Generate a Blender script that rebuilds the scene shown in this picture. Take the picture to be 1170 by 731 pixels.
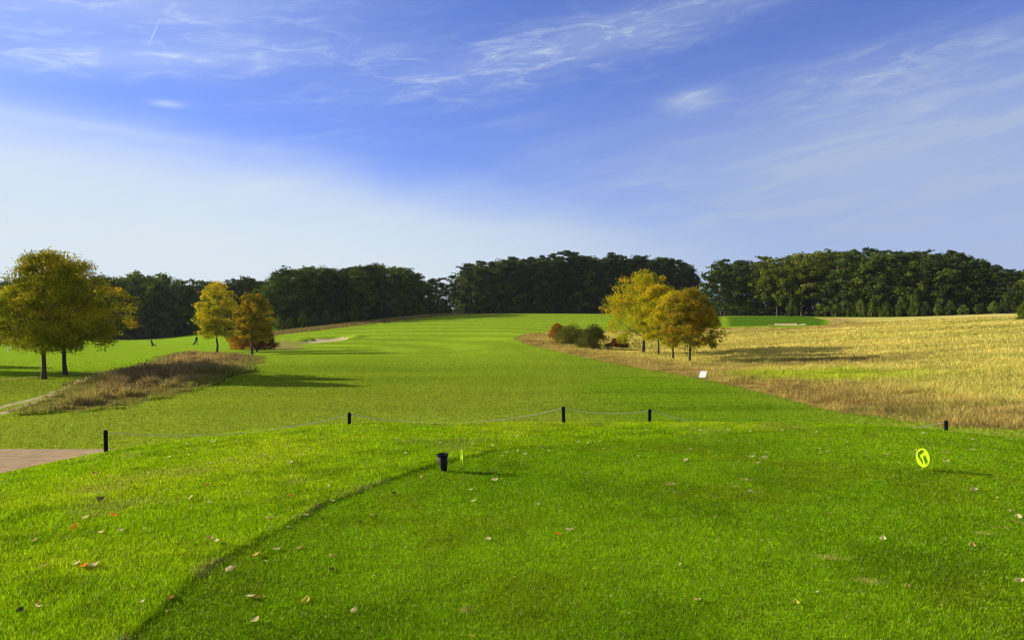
import bpy, bmesh, math, random
import numpy as np
from mathutils import Vector, Matrix
R = math.radians
for o in list(bpy.data.objects): bpy.data.objects.remove(o)
S = bpy.context.scene
COL = S.collection

# ------------------------------------------------------------------ camera
F, CX, HZ = 901.0, 585.0, 375.0          # focal length in photo pixels, centre column, eye level row
EYE = 1.65
cam_d = bpy.data.cameras.new('camera'); cam = bpy.data.objects.new('camera', cam_d); COL.objects.link(cam)
cam_d.sensor_width = 36; cam_d.lens = 36*F/1170; cam_d.shift_y = (HZ-365.5)/1170
cam_d.clip_start = .05; cam_d.clip_end = 9000
cam.location = (0, 0, EYE); cam.rotation_euler = (R(90), 0, 0)
S.camera = cam

# ------------------------------------------------------------------ sky, sun, exposure
SUN_EL, SUN_ROT = R(20.5), math.atan2(-.955, .30)
SKY_STRENGTH, SUN_STRENGTH, EXPOSURE = 0.10, 5.0, 0.70
S.view_settings.view_transform = 'Standard'; S.view_settings.look = 'None'
S.view_settings.gamma = 1; S.view_settings.use_curve_mapping = False
S.view_settings.exposure = EXPOSURE

class NB:
    """small node-expression builder"""
    def __init__(s, nt): s.nt = nt; s.N = nt.nodes; s.L = nt.links
    def node(s, t, **kw):
        n = s.N.new(t)
        for k, v in kw.items(): setattr(n, k, v)
        return n
    def put(s, sock, v):
        if hasattr(v, 'is_output'): s.L.new(v, sock)
        else: sock.default_value = v
    def m(s, op, a, b=0.0, c=0.0, clamp=False):
        n = s.node('ShaderNodeMath', operation=op, use_clamp=clamp)
        s.put(n.inputs[0], a); s.put(n.inputs[1], b); s.put(n.inputs[2], c)
        return n.outputs[0]
    def mix(s, f, a, b, mode='MIX', clamp=False):
        n = s.node('ShaderNodeMix', data_type='RGBA', blend_type=mode); n.clamp_result = clamp
        s.put(n.inputs[0], f); s.put(n.inputs[6], a); s.put(n.inputs[7], b)
        return n.outputs[2]
    def step(s, v, a, b):
        n = s.node('ShaderNodeMapRange', interpolation_type='SMOOTHSTEP')
        s.put(n.inputs[0], v); s.put(n.inputs[1], a); s.put(n.inputs[2], b)
        n.inputs[3].default_value = 0; n.inputs[4].default_value = 1
        return n.outputs[0]
    def noise(s, vec, scale, detail=4, rough=.55, dist=0.0):
        n = s.node('ShaderNodeTexNoise'); s.put(n.inputs['Vector'], vec)
        n.inputs['Scale'].default_value = scale; n.inputs['Detail'].default_value = detail
        n.inputs['Roughness'].default_value = rough; n.inputs['Distortion'].default_value = dist
        return n.outputs['Fac']
    def xyz(s, x, y, z):
        n = s.node('ShaderNodeCombineXYZ'); s.put(n.inputs[0], x); s.put(n.inputs[1], y); s.put(n.inputs[2], z)
        return n.outputs[0]

def build_world():
    w = bpy.data.worlds.new('World'); S.world = w; w.use_nodes = True
    nt = w.node_tree; nt.nodes.clear(); b = NB(nt)
    sky = b.node('ShaderNodeTexSky', sky_type='NISHITA'); sky.sun_disc = False
    sky.sun_elevation = SUN_EL; sky.sun_rotation = SUN_ROT % (2*math.pi)
    sky.air_density = 1.0; sky.dust_density = .35; sky.ozone_density = 3.2; sky.altitude = 60
    tc = b.node('ShaderNodeTexCoord'); sp = b.node('ShaderNodeSeparateXYZ'); b.L.new(tc.outputs['Generated'], sp.inputs[0])
    x, y, z = sp.outputs
    az = b.m('MULTIPLY', b.m('ARCTAN2', x, y), 57.2958)
    el = b.m('MULTIPLY', b.m('ARCSINE', z), 57.2958)
    def blob(a0, e0, ra, re, slope=0.0, hard=1.0):
        da = b.m('SUBTRACT', az, a0); de = b.m('SUBTRACT', b.m('SUBTRACT', el, e0), b.m('MULTIPLY', da, slope))
        q = b.m('ADD', b.m('POWER', b.m('ABSOLUTE', b.m('DIVIDE', da, ra)), 2), b.m('POWER', b.m('ABSOLUTE', b.m('DIVIDE', de, re)), 2))
        return b.m('EXPONENT', b.m('MULTIPLY', q, -hard))
    n_st = b.noise(b.xyz(b.m('MULTIPLY', az, .05), b.m('MULTIPLY', b.m('SUBTRACT', el, b.m('MULTIPLY', az, .17)), .34), 0), 1.9, 7, .62, .5)
    n_sf = b.noise(b.xyz(b.m('MULTIPLY', az, .045), b.m('MULTIPLY', b.m('ADD', el, b.m('MULTIPLY', az, .08)), .13), 4.0), 1.6, 5, .5, .6)
    n_fi = b.noise(b.xyz(b.m('MULTIPLY', az, .16), b.m('MULTIPLY', b.m('SUBTRACT', el, b.m('MULTIPLY', az, .1)), .75), 9.0), 1.6, 7, .66, .7)
    # deep clear-air tint, blue turning stronger with height
    clear = b.mix(1.0, sky.outputs[0], (.63, .645, 1.10, 1), 'MULTIPLY')
    # broad veil of cirrostratus rising towards the left
    edge = b.m('ADD', b.m('SUBTRACT', 10.3, b.m('MULTIPLY', az, .17)), b.m('MULTIPLY', b.m('POWER', b.m('ABSOLUTE', az), 2), -.0015))
    edge = b.m('ADD', edge, b.m('MULTIPLY', b.m('SUBTRACT', n_sf, .5), 2.6))
    dv = b.m('SUBTRACT', edge, el)
    veil = b.m('ADD', b.m('MULTIPLY', b.m('MULTIPLY', b.step(dv, -1.2, 3.8), b.m('ADD', .82, b.m('MULTIPLY', n_st, .3))), .74), b.m('MULTIPLY', b.step(dv, .5, 9), .26))
    veil = b.m('MULTIPLY', veil, b.m('SUBTRACT', .97, b.m('MULTIPLY', b.step(az, 2, 34), .62)))
    low = b.m('MULTIPLY', b.m('SUBTRACT', 1, b.step(el, 0, 9)), b.step(az, 4, 30))
    # cirrus
    st = b.step(n_st, .42, .78); fi = b.step(n_fi, .44, .80); sf = b.step(n_sf, .38, .72)
    def add(*l):
        r = l[0]
        for q in l[1:]: r = b.m('ADD', r, q)
        return r
    c1 = b.m('MULTIPLY', blob(-30, 21.5, 17, 3.8, .03), b.m('ADD', .42, b.m('MULTIPLY', fi, .75)))
    c2 = b.m('MULTIPLY', blob(-24, 17.3, 12, .9, .13), b.m('ADD', .26, b.m('MULTIPLY', fi, .55)))
    c3 = b.m('MULTIPLY', blob(8, 20.4, 15, 1.5, .20), b.m('ADD', .38, b.m('MULTIPLY', fi, .85)))
    c4 = b.m('MULTIPLY', blob(13.0, 15.7, 1.9, .7, .08), b.m('ADD', .45, b.m('MULTIPLY', fi, .8)))
    c5 = b.m('MULTIPLY', blob(25, 12.2, 22, 4.6, .12), b.m('ADD', .52, b.m('MULTIPLY', st, .55)))
    c6 = b.m('MULTIPLY', blob(26, 16.4, 9, 1.6, .10), b.m('ADD', .12, b.m('MULTIPLY', fi, .75)))
    c7 = b.m('MULTIPLY', blob(-2, 18.0, 14, 2.2, .1), b.m('MULTIPLY', fi, .45))
    c8 = b.m('MULTIPLY', blob(-23.6, 14.6, 1.0, .22, .0), .5)
    c9 = b.m('MULTIPLY', blob(30, 5.5, 17, 6.5, .0), .75)
    c10 = b.m('MULTIPLY', blob(-32, 12.9, 14, .35, -.05), .22)
    tr = b.m('MULTIPLY', blob(-24.4, 17.5+1.35, .28, .11, 2.3, 1.0), .42)
    every = b.m('MULTIPLY', b.m('MULTIPLY', st, sf), .20)
    cir = b.m('MINIMUM', add(c1, c2, c3, c4, c5, c6, c7, c8, c9, c10, tr, every), .93)
    k = 1/SKY_STRENGTH
    lit = b.mix(b.step(az, -14, 36), (.435*k, .495*k, .525*k, 1), (.235*k, .295*k, .43*k, 1))
    c_lit = b.mix(b.step(az, -35, 20), (.42*k, .50*k, .64*k, 1), (.255*k, .315*k, .445*k, 1))
    col = b.mix(cir, clear, c_lit)
    col = b.mix(veil, col, lit)
    # neutral veil added out of view overhead and behind, to cut blue skylight
    over = b.m('MULTIPLY', b.m('MAXIMUM', b.step(el, 27, 46), b.step(b.m('ABSOLUTE', az), 55, 95)), .85)
    col = b.mix(over, col, (.20*k, .215*k, .225*k, 1))
    up = b.step(z, -.02, .0)
    col = b.mix(up, (.05*k, .07*k, .05*k, 1), col)
    bg = b.node('ShaderNodeBackground'); b.L.new(col, bg.inputs[0]); bg.inputs[1].default_value = SKY_STRENGTH
    out = b.node('ShaderNodeOutputWorld'); b.L.new(bg.outputs[0], out.inputs[0])
build_world()
sun_d = bpy.data.lights.new('sun', 'SUN'); sun_d.energy = SUN_STRENGTH; sun_d.angle = R(.5); sun_d.color = (1, .90, .70)
sun = bpy.data.objects.new('sun', sun_d); COL.objects.link(sun)
SD = Vector((math.cos(SUN_EL)*math.sin(SUN_ROT), math.cos(SUN_EL)*math.cos(SUN_ROT), math.sin(SUN_EL)))
sun.rotation_euler = SD.to_track_quat('Z', 'Y').to_euler()
S.cycles.pixel_filter_type = 'BLACKMAN_HARRIS'; S.cycles.filter_width = 1.1
S.cycles.max_bounces = 6; S.cycles.diffuse_bounces = 3; S.cycles.transmission_bounces = 4; S.cycles.transparent_max_bounces = 4

# ------------------------------------------------------------------ helpers
rng = np.random.default_rng(11)
def hash2(ix, iy, seed):
    h = (ix.astype(np.int64)*374761393 + iy.astype(np.int64)*668265263 + seed*1442695041) & 0x7fffffff
    h = ((h ^ (h >> 13))*1274126177) & 0x7fffffff
    h = (h ^ (h >> 16)) & 0xffffff
    return h/float(0xffffff)
def vnoise(x, y, seed=0):
    ix, iy = np.floor(x), np.floor(y); fx, fy = x-ix, y-iy
    fx = fx*fx*(3-2*fx); fy = fy*fy*(3-2*fy)
    a = hash2(ix, iy, seed); b = hash2(ix+1, iy, seed); c = hash2(ix, iy+1, seed); d = hash2(ix+1, iy+1, seed)
    return (a*(1-fx)+b*fx)*(1-fy)+(c*(1-fx)+d*fx)*fy
def fbm(x, y, seed=0, n=4):
    s, a, t = 0, 1, 0
    for i in range(n):
        s = s + a*vnoise(x*2**i+17*i, y*2**i-9*i, seed+i); t += a; a *= .55
    return s/t
def sst(v, a, b):
    t = np.clip((v-a)/(b-a), 0, 1); return t*t*(3-2*t)

def mesh_np(name, V, Fc, mat=None, smooth=False, attrs=None):
    """V (n,3), Fc (m,k) -> mesh"""
    me = bpy.data.meshes.new(name); V = np.asarray(V, np.float32); Fc = np.asarray(Fc, np.int32)
    m, k = Fc.shape
    me.vertices.add(len(V)); me.vertices.foreach_set('co', V.ravel())
    me.loops.add(m*k); me.loops.foreach_set('vertex_index', Fc.ravel())
    me.polygons.add(m); me.polygons.foreach_set('loop_start', np.arange(0, m*k, k, dtype=np.int32))
    me.polygons.foreach_set('loop_total', np.full(m, k, np.int32))
    if smooth: me.polygons.foreach_set('use_smooth', np.ones(m, bool))
    me.update(calc_edges=True)
    for an, av in (attrs or {}).items():
        av = np.asarray(av, np.float32)
        if av.ndim == 2:
            at_ = me.attributes.new(an, 'FLOAT_COLOR', 'POINT'); c = np.ones((len(V), 4), np.float32); c[:, :3] = av
            at_.data.foreach_set('color', c.ravel())
        else:
            at_ = me.attributes.new(an, 'FLOAT', 'POINT'); at_.data.foreach_set('value', av)
    if mat: me.materials.append(mat)
    return me
def link(name, data, parent=None, loc=(0, 0, 0)):
    o = bpy.data.objects.new(name, data); COL.objects.link(o); o.location = loc
    if parent: o.parent = parent
    return o
def tag(o, label=None, cat=None, group=None, kind=None):
    if label: o['label'] = label
    if cat: o['category'] = cat
    if group: o['group'] = group
    if kind: o['kind'] = kind
    return o
def copy_tree(o):
    c = o.copy(); COL.objects.link(c)
    for ch in o.children:
        d = ch.copy(); COL.objects.link(d); d.parent = c
        for g in ch.children:
            e = g.copy(); COL.objects.link(e); e.parent = d
    return c

# ------------------------------------------------------------------ terrain
PXC = [-500, 0, 150, 300, 400, 500, 600, 700, 780, 850, 1000, 1170, 1600]
YR = [18, 30, 50, 80, 100, 130, 170, 210, 250, 275, 330, 600, 3200]
TB = {  # ground height along rays through those photo columns, at those distances
 -500: [-1.5, -1.6, -1.7, -1.8, -1.9, -2.0, -2.0, -2.0, -1.9, -1.5, -.4, 2, 2],
 0:    [-1.5, -1.6, -1.65, -1.8, -1.9, -2.0, -2.0, -2.0, -1.9, -1.5, -.4, 2, 2],
 150:  [-1.5, -1.6, -1.65, -1.8, -1.9, -1.9, -1.9, -1.95, -1.9, -1.5, -.4, 2, 2],
 300:  [-1.5, -1.6, -1.6, -1.7, -1.75, -1.7, -.9, .7, 2.2, 3.2, 5, 8, 8],
 400:  [-1.5, -1.6, -1.6, -1.6, -1.5, -1.25, .3, 3.0, 4.2, 4.6, 6.2, 12, 12],
 500:  [-1.5, -1.6, -1.6, -1.55, -1.4, -.7, 1.35, 4.0, 5.9, 6.3, 8.4, 14, 14],
 600:  [-1.5, -1.6, -1.6, -1.25, -.75, .35, 2.0, 4.1, 6.1, 6.8, 8.8, 15, 15],
 700:  [-1.5, -1.6, -1.6, -1.4, -1.1, 0.05, 1.9, 4.1, 6.0, 6.7, 8.8, 15, 15],
 780:  [-1.5, -1.6, -1.6, -1.55, -1.2, -.1, 2.0, 4.1, 5.6, 6.2, 8.4, 15, 15],
 850:  [-1.4, -1.6, -1.6, -1.2, -.6, .7, 2.7, 4.5, 6.2, 7.4, 9.5, 15, 15],
 1000: [-1.1, -1.5, -1.45, -.7, .3, 1.5, 3.4, 4.9, 6.8, 7.8, 9.8, 15, 15],
 1170: [-.95, -1.3, -.9, .35, 1.4, 2.9, 4.75, 5.9, 7.6, 9.2, 12, 15, 15],
 1600: [-.9, -1.1, -.5, .9, 2.0, 3.4, 5.2, 6.6, 8, 9.5, 12, 15, 15]}
def _cr(xs, ys, xq):
    """monotone-ish cubic through knots; ys (n, ...)"""
    xs = np.asarray(xs, float); ys = np.asarray(ys, float)
    d = np.diff(ys, axis=0)/np.diff(xs)[:, None]
    mm = np.zeros_like(ys); mm[1:-1] = np.where(d[:-1]*d[1:] > 0, 2*d[:-1]*d[1:]/(d[:-1]+d[1:]+1e-12), 0)
    mm[0] = d[0]; mm[-1] = d[-1]
    i = np.clip(np.searchsorted(xs, xq)-1, 0, len(xs)-2); h = (xs[i+1]-xs[i])
    t = ((xq-xs[i])/h)[:, None]; h = h[:, None]
    return ((2*t**3-3*t**2+1)*ys[i]+(t**3-2*t**2+t)*h*mm[i]+(-2*t**3+3*t**2)*ys[i+1]+(t**3-t**2)*h*mm[i+1])
LG = np.linspace(math.log(18), math.log(3200), 420); PG = np.linspace(-500, 1600, 320)
_A = np.array([TB[p] for p in PXC]).T
_B = _cr(np.log(YR), _A, LG)                       # (logY, columns)
GRID = _cr(PXC, _B.T, PG).T                        # (logY, px)
for _ in range(3):
    GRID[1:-1] = (GRID[:-2]+2*GRID[1:-1]+GRID[2:])/4
    GRID[:, 1:-1] = (GRID[:, :-2]+2*GRID[:, 1:-1]+GRID[:, 2:])/4
def far_h(x, y):
    Y = np.maximum(y, 24.0); lx = np.clip(CX+F*x/Y, -500, 1600)
    i = (lx+500)/(PG[1]-PG[0]); j = (np.log(np.clip(Y, 18, 3199))-LG[0])/(LG[1]-LG[0])
    i0 = np.clip(i.astype(int), 0, len(PG)-2); j0 = np.clip(j.astype(int), 0, len(LG)-2); a = i-i0; b = j-j0
    return (GRID[j0, i0]*(1-a)+GRID[j0, i0+1]*a)*(1-b)+(GRID[j0+1, i0]*(1-a)+GRID[j0+1, i0+1]*a)*b
LIP = np.array([(-1.5, -3), (-1.85, 0), (-2.0, 3), (-2.02, 4.3), (-2.1, 5.4), (-1.72, 7.4), (-1.3, 8.6), (-.88, 9.6), (-.1, 10.65), (.6, 11.0)])
def seg_dist(x, y, P, closed=False):
    """distance to polyline + signed side (positive = left of travel)"""
    best = np.full(np.shape(x), 1e9); side = np.zeros(np.shape(x)); n = len(P)
    for i in range(n if closed else n-1):
        ax, ay = P[i]; bx, by = P[(i+1) % n]; dx, dy = bx-ax, by-ay; L2 = dx*dx+dy*dy+1e-12
        t = np.clip(((x-ax)*dx+(y-ay)*dy)/L2, 0, 1); qx = x-ax-t*dx; qy = y-ay-t*dy; d = np.hypot(qx, qy)
        c = dx*(y-ay)-dy*(x-ax); u = d < best
        best = np.where(u, d, best); side = np.where(u, np.sign(c), side)
    return best, side
def poly_sdf(x, y, P):
    """positive inside"""
    P = np.asarray(P); d, _ = seg_dist(x, y, P, True); ins = np.zeros(np.shape(x), bool); n = len(P)
    for i in range(n):
        x1, y1 = P[i]; x2, y2 = P[(i+1) % n]
        if y1 == y2: continue
        c = ((y1 > y) != (y2 > y)) & (x < (x2-x1)*(y-y1)/(y2-y1)+x1); ins ^= c
    return np.where(ins, d, -d)
def mound_r(x, y):
    dx = x-1.0; dy = y-3.0
    a = np.where(dx < 0, 8.5, 16.0)+0*x; b = np.where(dy > 0, 11.3, 14.0)
    return (np.abs(dx/a)**4+np.abs(dy/b)**4)**.25
def lipd(x, y):
    """positive left of the lip (longer grass bank)"""
    d, s = seg_dist(x, y, LIP); wob = .05*(vnoise(x*2.2, y*2.2, 5)-.5)+.05*(vnoise(x*7, y*7, 6)-.5)
    return d*s+wob
def H(x, y):
    x = np.asarray(x, float); y = np.asarray(y, float)
    r = mound_r(x, y); zf = far_h(x, y)
    ld = np.clip(-x-1.6, 0, 9)
    top = -.0098*ld**2 - .013*np.clip(x-4.5, 0, 12)**2 + .02*(fbm(x*.5, y*.5, 3, 2)-.5)
    top = top - .05*sst(r, .80, 1.0)
    near = (mound_r(x, y) < 1.5) & (np.abs(x) < 12) & (y < 15)
    l = lipd(x, y) if np.size(x) else 0
    fade = (1-sst(y, 10.3, 11.2))*(.55+.45*sst(y, 5.5, 7.5))
    top = top + np.where(near, .019*(.45+1.1*fbm(x*1.5, y*1.5, 77, 2))*sst(l, -.012, .03)*(1-sst(l, .10, .9))*fade, 0)
    m = 1-sst(r, .965, 1.48)
    bump = .10*(fbm(x*.06+3, y*.06, 8, 3)-.5)*sst(np.abs(y), 30, 80) + .012*(fbm(x*.9, y*.9, 9, 2)-.5)
    z = m*top+(1-m)*zf + bump
    z = z + .28*np.exp(-(((x+21.6)/4.0)**2+((y-54)/7.0)**2))
    e = elsdf(x, y, BK1); z = z - .35*sst(e, -.3, 1.0) + .45*np.exp(-((e+1.6)/1.3)**2)*sst(y-BK1[1], -3, 3)
    e = elsdf(x, y, BK2); z = z - .3*sst(e, -.3, 1.0)
    return z
def elsdf(x, y, B):
    cx, cy, a, b, ph = B; c, s = math.cos(ph), math.sin(ph); u = ((x-cx)*c+(y-cy)*s)/a; v = (-(x-cx)*s+(y-cy)*c)/b
    q = np.sqrt(u*u+v*v)
    return (1-q)*min(a, b)
BK1 = (-35.2, 148.0, 4.3, 7.2, 0.0); BK2 = (70.0, 196.0, 4.0, 5.0, 0.0)
def at(px, py, lo=2.0, hi=900.0):
    """world point on the ground seen at a photo pixel"""
    n = 3000; t = np.exp(np.linspace(math.log(lo), math.log(hi), n)); x = (px-CX)/F*t; z = EYE-(py-HZ)/F*t
    d = z-H(x, t); k = np.nonzero(d < 0)[0]
    if len(k) == 0: i = n-1; T = t[i]
    else:
        i = k[0]
        if i == 0: T = t[0]
        else: a, b = d[i-1], d[i]; T = t[i-1]+(t[i]-t[i-1])*a/(a-b)
    X = (px-CX)/F*T
    return Vector((X, T, float(H(X, T))))
def col_at(px, Y):
    X = (px-CX)/F*Y; return Vector((X, Y, float(H(X, Y))))
BK1 = (at(371, 389.5).x, at(371, 389.5).y, 4.2, 6.5, -.15)
BK2 = (at(899, 370.5).x, at(899, 370.5).y, 3.6, 4.5, 0)

def wpoly(pts): return np.array([tuple(at(*p)[:2]) if not isinstance(p[0], str) else (p[1], p[2]) for p in pts])
MEADOW = wpoly([(586, 387), (598, 382), (625, 380), (650, 379), (700, 378), (780, 376), (835, 374.5), (900, 375), (945, 372), (948, 366), ('w', 78, 205), ('w', 100, 190), ('w', 190, 190), ('w', 190, 8), ('w', 17.5, 8), ('w', 15.6, 18), ('w', 15.0, 22), (1080, 488.0), (1000, 477), (950, 469.5), (900, 457), (850, 443.5), (805, 434), (760, 425.5), (700, 415), (640, 402), (600, 393)])
DRY = wpoly([(12, 476), (60, 473), (100, 470.5), (150, 464.5), (200, 453), (250, 438.5), (285, 424.5), (299, 414), (303, 407), (262, 404.5), (210, 402), (178, 408), (150, 421), (110, 429), (72, 445), (35, 463)])
RANGE = wpoly([(-300, 440), (0, 432), (60, 429), (110, 424), (160, 417), (200, 410), (240, 404), (258, 399), (266, 392), (270, 389.0), ('w', -85, 262), ('w', -400, 262), ('w', -400, 90)])
LUSH = wpoly([(668, 434), (700, 429), (760, 431), (810, 439), (880, 455), (960, 472), (1000, 480), ('w', 9, 22), ('w', 2.5, 22), (700, 470), (665, 450)])
TRK = [(-80, 489), (0, 465.5), (50, 453), (80, 443), (110, 434.5), (150, 423.5), (168, 418)]
TRACK1 = wpoly(TRK); TRACK2 = wpoly([(-80, 497), (0, 472.5), (40, 460.5), (62, 453)]); 
TRACK3 = wpoly([(-80, 436), (0, 434), (40, 430.5), (85, 427.5), (130, 423), (160, 419.5)])
RIDGE = wpoly([(312, 382), (330, 379), (370, 375), (420, 369), (470, 363.2), (520, 359.3)])
GREEN2 = wpoly([(832, 373), (832, 364), ('w', 60, 222), ('w', 82, 215), (942, 365), (942, 372)])
TAN1 = wpoly([(305, 400), (312, 390), (330, 388), (346, 392), (350, 397), (335, 400.5)])

def region(x, y):
    d = {}
    d['r'] = mound_r(x, y)
    d['meadow'] = poly_sdf(x, y, MEADOW); d['dry'] = poly_sdf(x, y, DRY); d['range'] = poly_sdf(x, y, RANGE)
    d['lush'] = poly_sdf(x, y, LUSH); d['green2'] = poly_sdf(x, y, GREEN2); d['tan'] = poly_sdf(x, y, TAN1)
    d['t'] = np.minimum(np.minimum(seg_dist(x, y, TRACK1)[0]-.20, seg_dist(x, y, TRACK2)[0]-.18), seg_dist(x, y, TRACK3)[0]-.16)
    d['ridge'] = seg_dist(x, y, RIDGE)[0]
    d['lip'] = lipd(x, y)
    return d
def C(h):
    """sRGB hex -> linear"""
    v = np.array([int(h[i:i+2], 16)/255 for i in (0, 2, 4)]); return np.where(v <= .04045, v/12.92, ((v+.055)/1.055)**2.4)
DIVOTS = [(948, 637, .11, .028), (993, 664, .08, .028), (1126, 610, .11, .018), (1143, 603, .08, .016), (1168, 597, .12, .025), (766, 553, .06, .04), (853, 548, .06, .05), (839, 556, .05, .02), (860, 562, .06, .02), (532, 697, .03, .03)]
DW = [(at(a, b), ra, rb) for a, b, ra, rb in DIVOTS]
def ground_color(x, y, d):
    n1 = fbm(x*.35, y*.35, 21); n2 = fbm(x*.07, y*.045, 22); n3 = fbm(x*1.6, y*1.6, 23); ns = fbm(x*.03+y*.004, y*.22, 24)
    nf = vnoise(x*9, y*9, 25)
    def mixc(a, b, t): return a+(b-a)*t[..., None]
    one = np.ones(x.shape+(1,))
    # fairway
    fa = one*np.array([.165, .255, .016]); fb = one*np.array([.26, .335, .024])
    c = mixc(fa, fb, np.clip(.5+1.4*(ns-.5)+1.0*(n2-.5), 0, 1))
    c = mixc(c, one*np.array([.235, .305, .030]), .8*(1-sst(y, 32, 52))*sst(n1, .2, .6))       # olive near strip
    c = mixc(c, one*np.array([.215, .335, .016]), .7*sst(y, 60, 105))
    st = .5+.5*np.sin((np.hypot(x+70, y-95))*2*np.pi/9.0); c = c*(1+.20*(sst(st, .3, .7)-.5)*sst(y, 80, 120)*(1-sst(y, 215, 260)*.3))[..., None]*(1+.30*(fbm(x*.05, y*.12, 27)-.5))[..., None]
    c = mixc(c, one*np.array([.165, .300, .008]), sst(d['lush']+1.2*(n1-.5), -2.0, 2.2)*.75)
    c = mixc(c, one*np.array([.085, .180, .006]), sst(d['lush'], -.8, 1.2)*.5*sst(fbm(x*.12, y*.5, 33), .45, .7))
    # driving range
    c = mixc(c, one*np.array([.225, .365, .016]), sst(d['range'], -.5, .5)*(1-.25*(n2)))
    c = mixc(c, one*np.array([.055, .135, .008]), sst(d['green2'], -1, 1)*.9)  # putting green in a darker tone than the fairway
    # tan ridge and tan bits
    rg = (1-sst(d['ridge'], 2.2, 6.5))*(.55+.45*n1)
    tan = mixc(one*np.array([.30, .22, .085]), one*np.array([.20, .17, .06]), sst(n1, .3, .7))
    c = mixc(c, tan, rg); c = mixc(c, tan, .8*sst(d['tan'], -1, 1.5)*sst(n1+.3*n3, .35, .6))
    back = sst(y, 258, 276)*(x > -60)*(x < 75); c = mixc(c, tan, back*.9)
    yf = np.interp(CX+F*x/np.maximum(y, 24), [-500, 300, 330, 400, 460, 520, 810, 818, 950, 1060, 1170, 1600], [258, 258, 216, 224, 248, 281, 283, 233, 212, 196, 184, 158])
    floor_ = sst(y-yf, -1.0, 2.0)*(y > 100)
    # meadow
    ml = mixc(one*np.array([.64, .55, .165]), one*np.array([.53, .49, .12]), sst(fbm(x*.05, y*.2, 31), .35, .65))
    md = mixc(ml, one*np.array([.40, .33, .09]), .6*sst(fbm(x*.05+5, y*.22, 41), .50, .72))
    md = md*(1+.55*(fbm(x*.035+2, y*.16, 45, 5)-.5))[..., None]; hp = np.exp(-(((x-27)/9.5)**2+((y-68)/5.0)**2)**1.5); md = mixc(md, one*np.array([.30, .23, .085]), hp*.75)  # brown heath patch, also painted dark to widen the tree-row shadow band
    brown = 1-sst(d['meadow']+5*(n1-.5), 2.5, 10.0); brown = brown*(.6+.5*n1)
    md = mixc(md, mixc(one*np.array([.47, .36, .12]), one*np.array([.28, .20, .075]), sst(n3*.5+n1*.5, .42, .62)), np.clip(brown, 0, 1))
    gp = np.exp(-(((x-20.5)/6.5)**2+((y-52)/6.5)**2)**2)*np.clip(.4+1.2*n1, 0, 1); md = mixc(md, one*np.array([.40, .50, .02]), gp*.85)
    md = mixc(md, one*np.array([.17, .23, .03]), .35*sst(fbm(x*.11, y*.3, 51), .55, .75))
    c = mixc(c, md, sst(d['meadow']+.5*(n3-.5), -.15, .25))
    # dry rough patch
    dr = mixc(one*np.array([.26, .185, .09]), one*np.array([.40, .31, .12]), sst(fbm(x*.4, y*.25, 61), .40, .66))
    dr = mixc(dr, one*np.array([.27, .27, .07]), 1-sst(d['dry']+2*(n1-.5), .3, 3.2))
    c = mixc(c, dr, sst(d['dry']+.9*(n3-.5)+1.3*(n1-.5), -.2, .5))
    verge = mixc(one*np.array([.17, .19, .03]), one*np.array([.26, .22, .05]), sst(n1, .4, .65))
    vz = (d['range'] < 0)*(d['dry'] < 0)*(x < -13)*(y > 30)*(1-sst(x+.42*y, -14, -6)); c = mixc(c, verge, vz*.6)
    c = mixc(c, one*np.array([.44, .38, .22]), (1-sst(d['t']+.15*(n3-.5), -.10, .10)))
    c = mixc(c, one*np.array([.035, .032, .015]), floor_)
    # near mound
    tee = mixc(one*np.array([.152, .300, .005]), one*np.array([.220, .380, .007]), np.clip(.5+2.2*(n1-.5)+.8*(n3-.5), 0, 1))
    tee = mixc(tee, one*np.array([.090, .165, .006]), .45*sst(fbm(x*1.1+9, y*1.1, 71), .5, .75))
    tee = mixc(tee, one*np.array([.19, .25, .008]), .5*sst(fbm(x*.9, y*.9+5, 73), .55, .75))
    bank = mixc(one*np.array([.245, .405, .005]), one*np.array([.34, .46, .010]), sst(n1, .35, .65))
    bank = mixc(bank, one*np.array([.10, .20, .006]), .5*sst(fbm(x*2.0, y*2.2, 81), .5, .75))
    bank = mixc(bank, one*np.array([.28, .30, .06]), .5*sst(fbm(x*1.3, y*1.3, 83), .6, .8))
    nm = mixc(tee, bank, sst(d['lip'], -.02, .02)*(1-.0*n1))
    fringe = sst(y, 10.9, 12.0); nm = mixc(nm, bank, fringe*.75*sst(x, 8, -1)) 
    nm = mixc(nm, one*np.array([.25, .22, .10]), np.exp(-((d['lip']-.02)/.05)**2)*.6*sst(fbm(x*2, y*2, 91), .58, .68)*(y < 10.9))
    for p, ra, rb in DW:
        a = -.32 if ra > 1.5*rb else 0
        u = ((x-p.x)*math.cos(a)+(y-p.y)*math.sin(a))/ra; v = (-(x-p.x)*math.sin(a)+(y-p.y)*math.cos(a))/(rb*1.6)
        q = u*u+v*v; nm = mixc(nm, one*np.array([.55, .47, .15]), np.exp(-q**1.3)*.7*np.clip(.3+1.4*n3, 0, 1))
    w = 1-sst(d['r'], 1.02, 1.30); c = mixc(c, nm, w)
    return c*(.88+.24*nf)[..., None]

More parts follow.
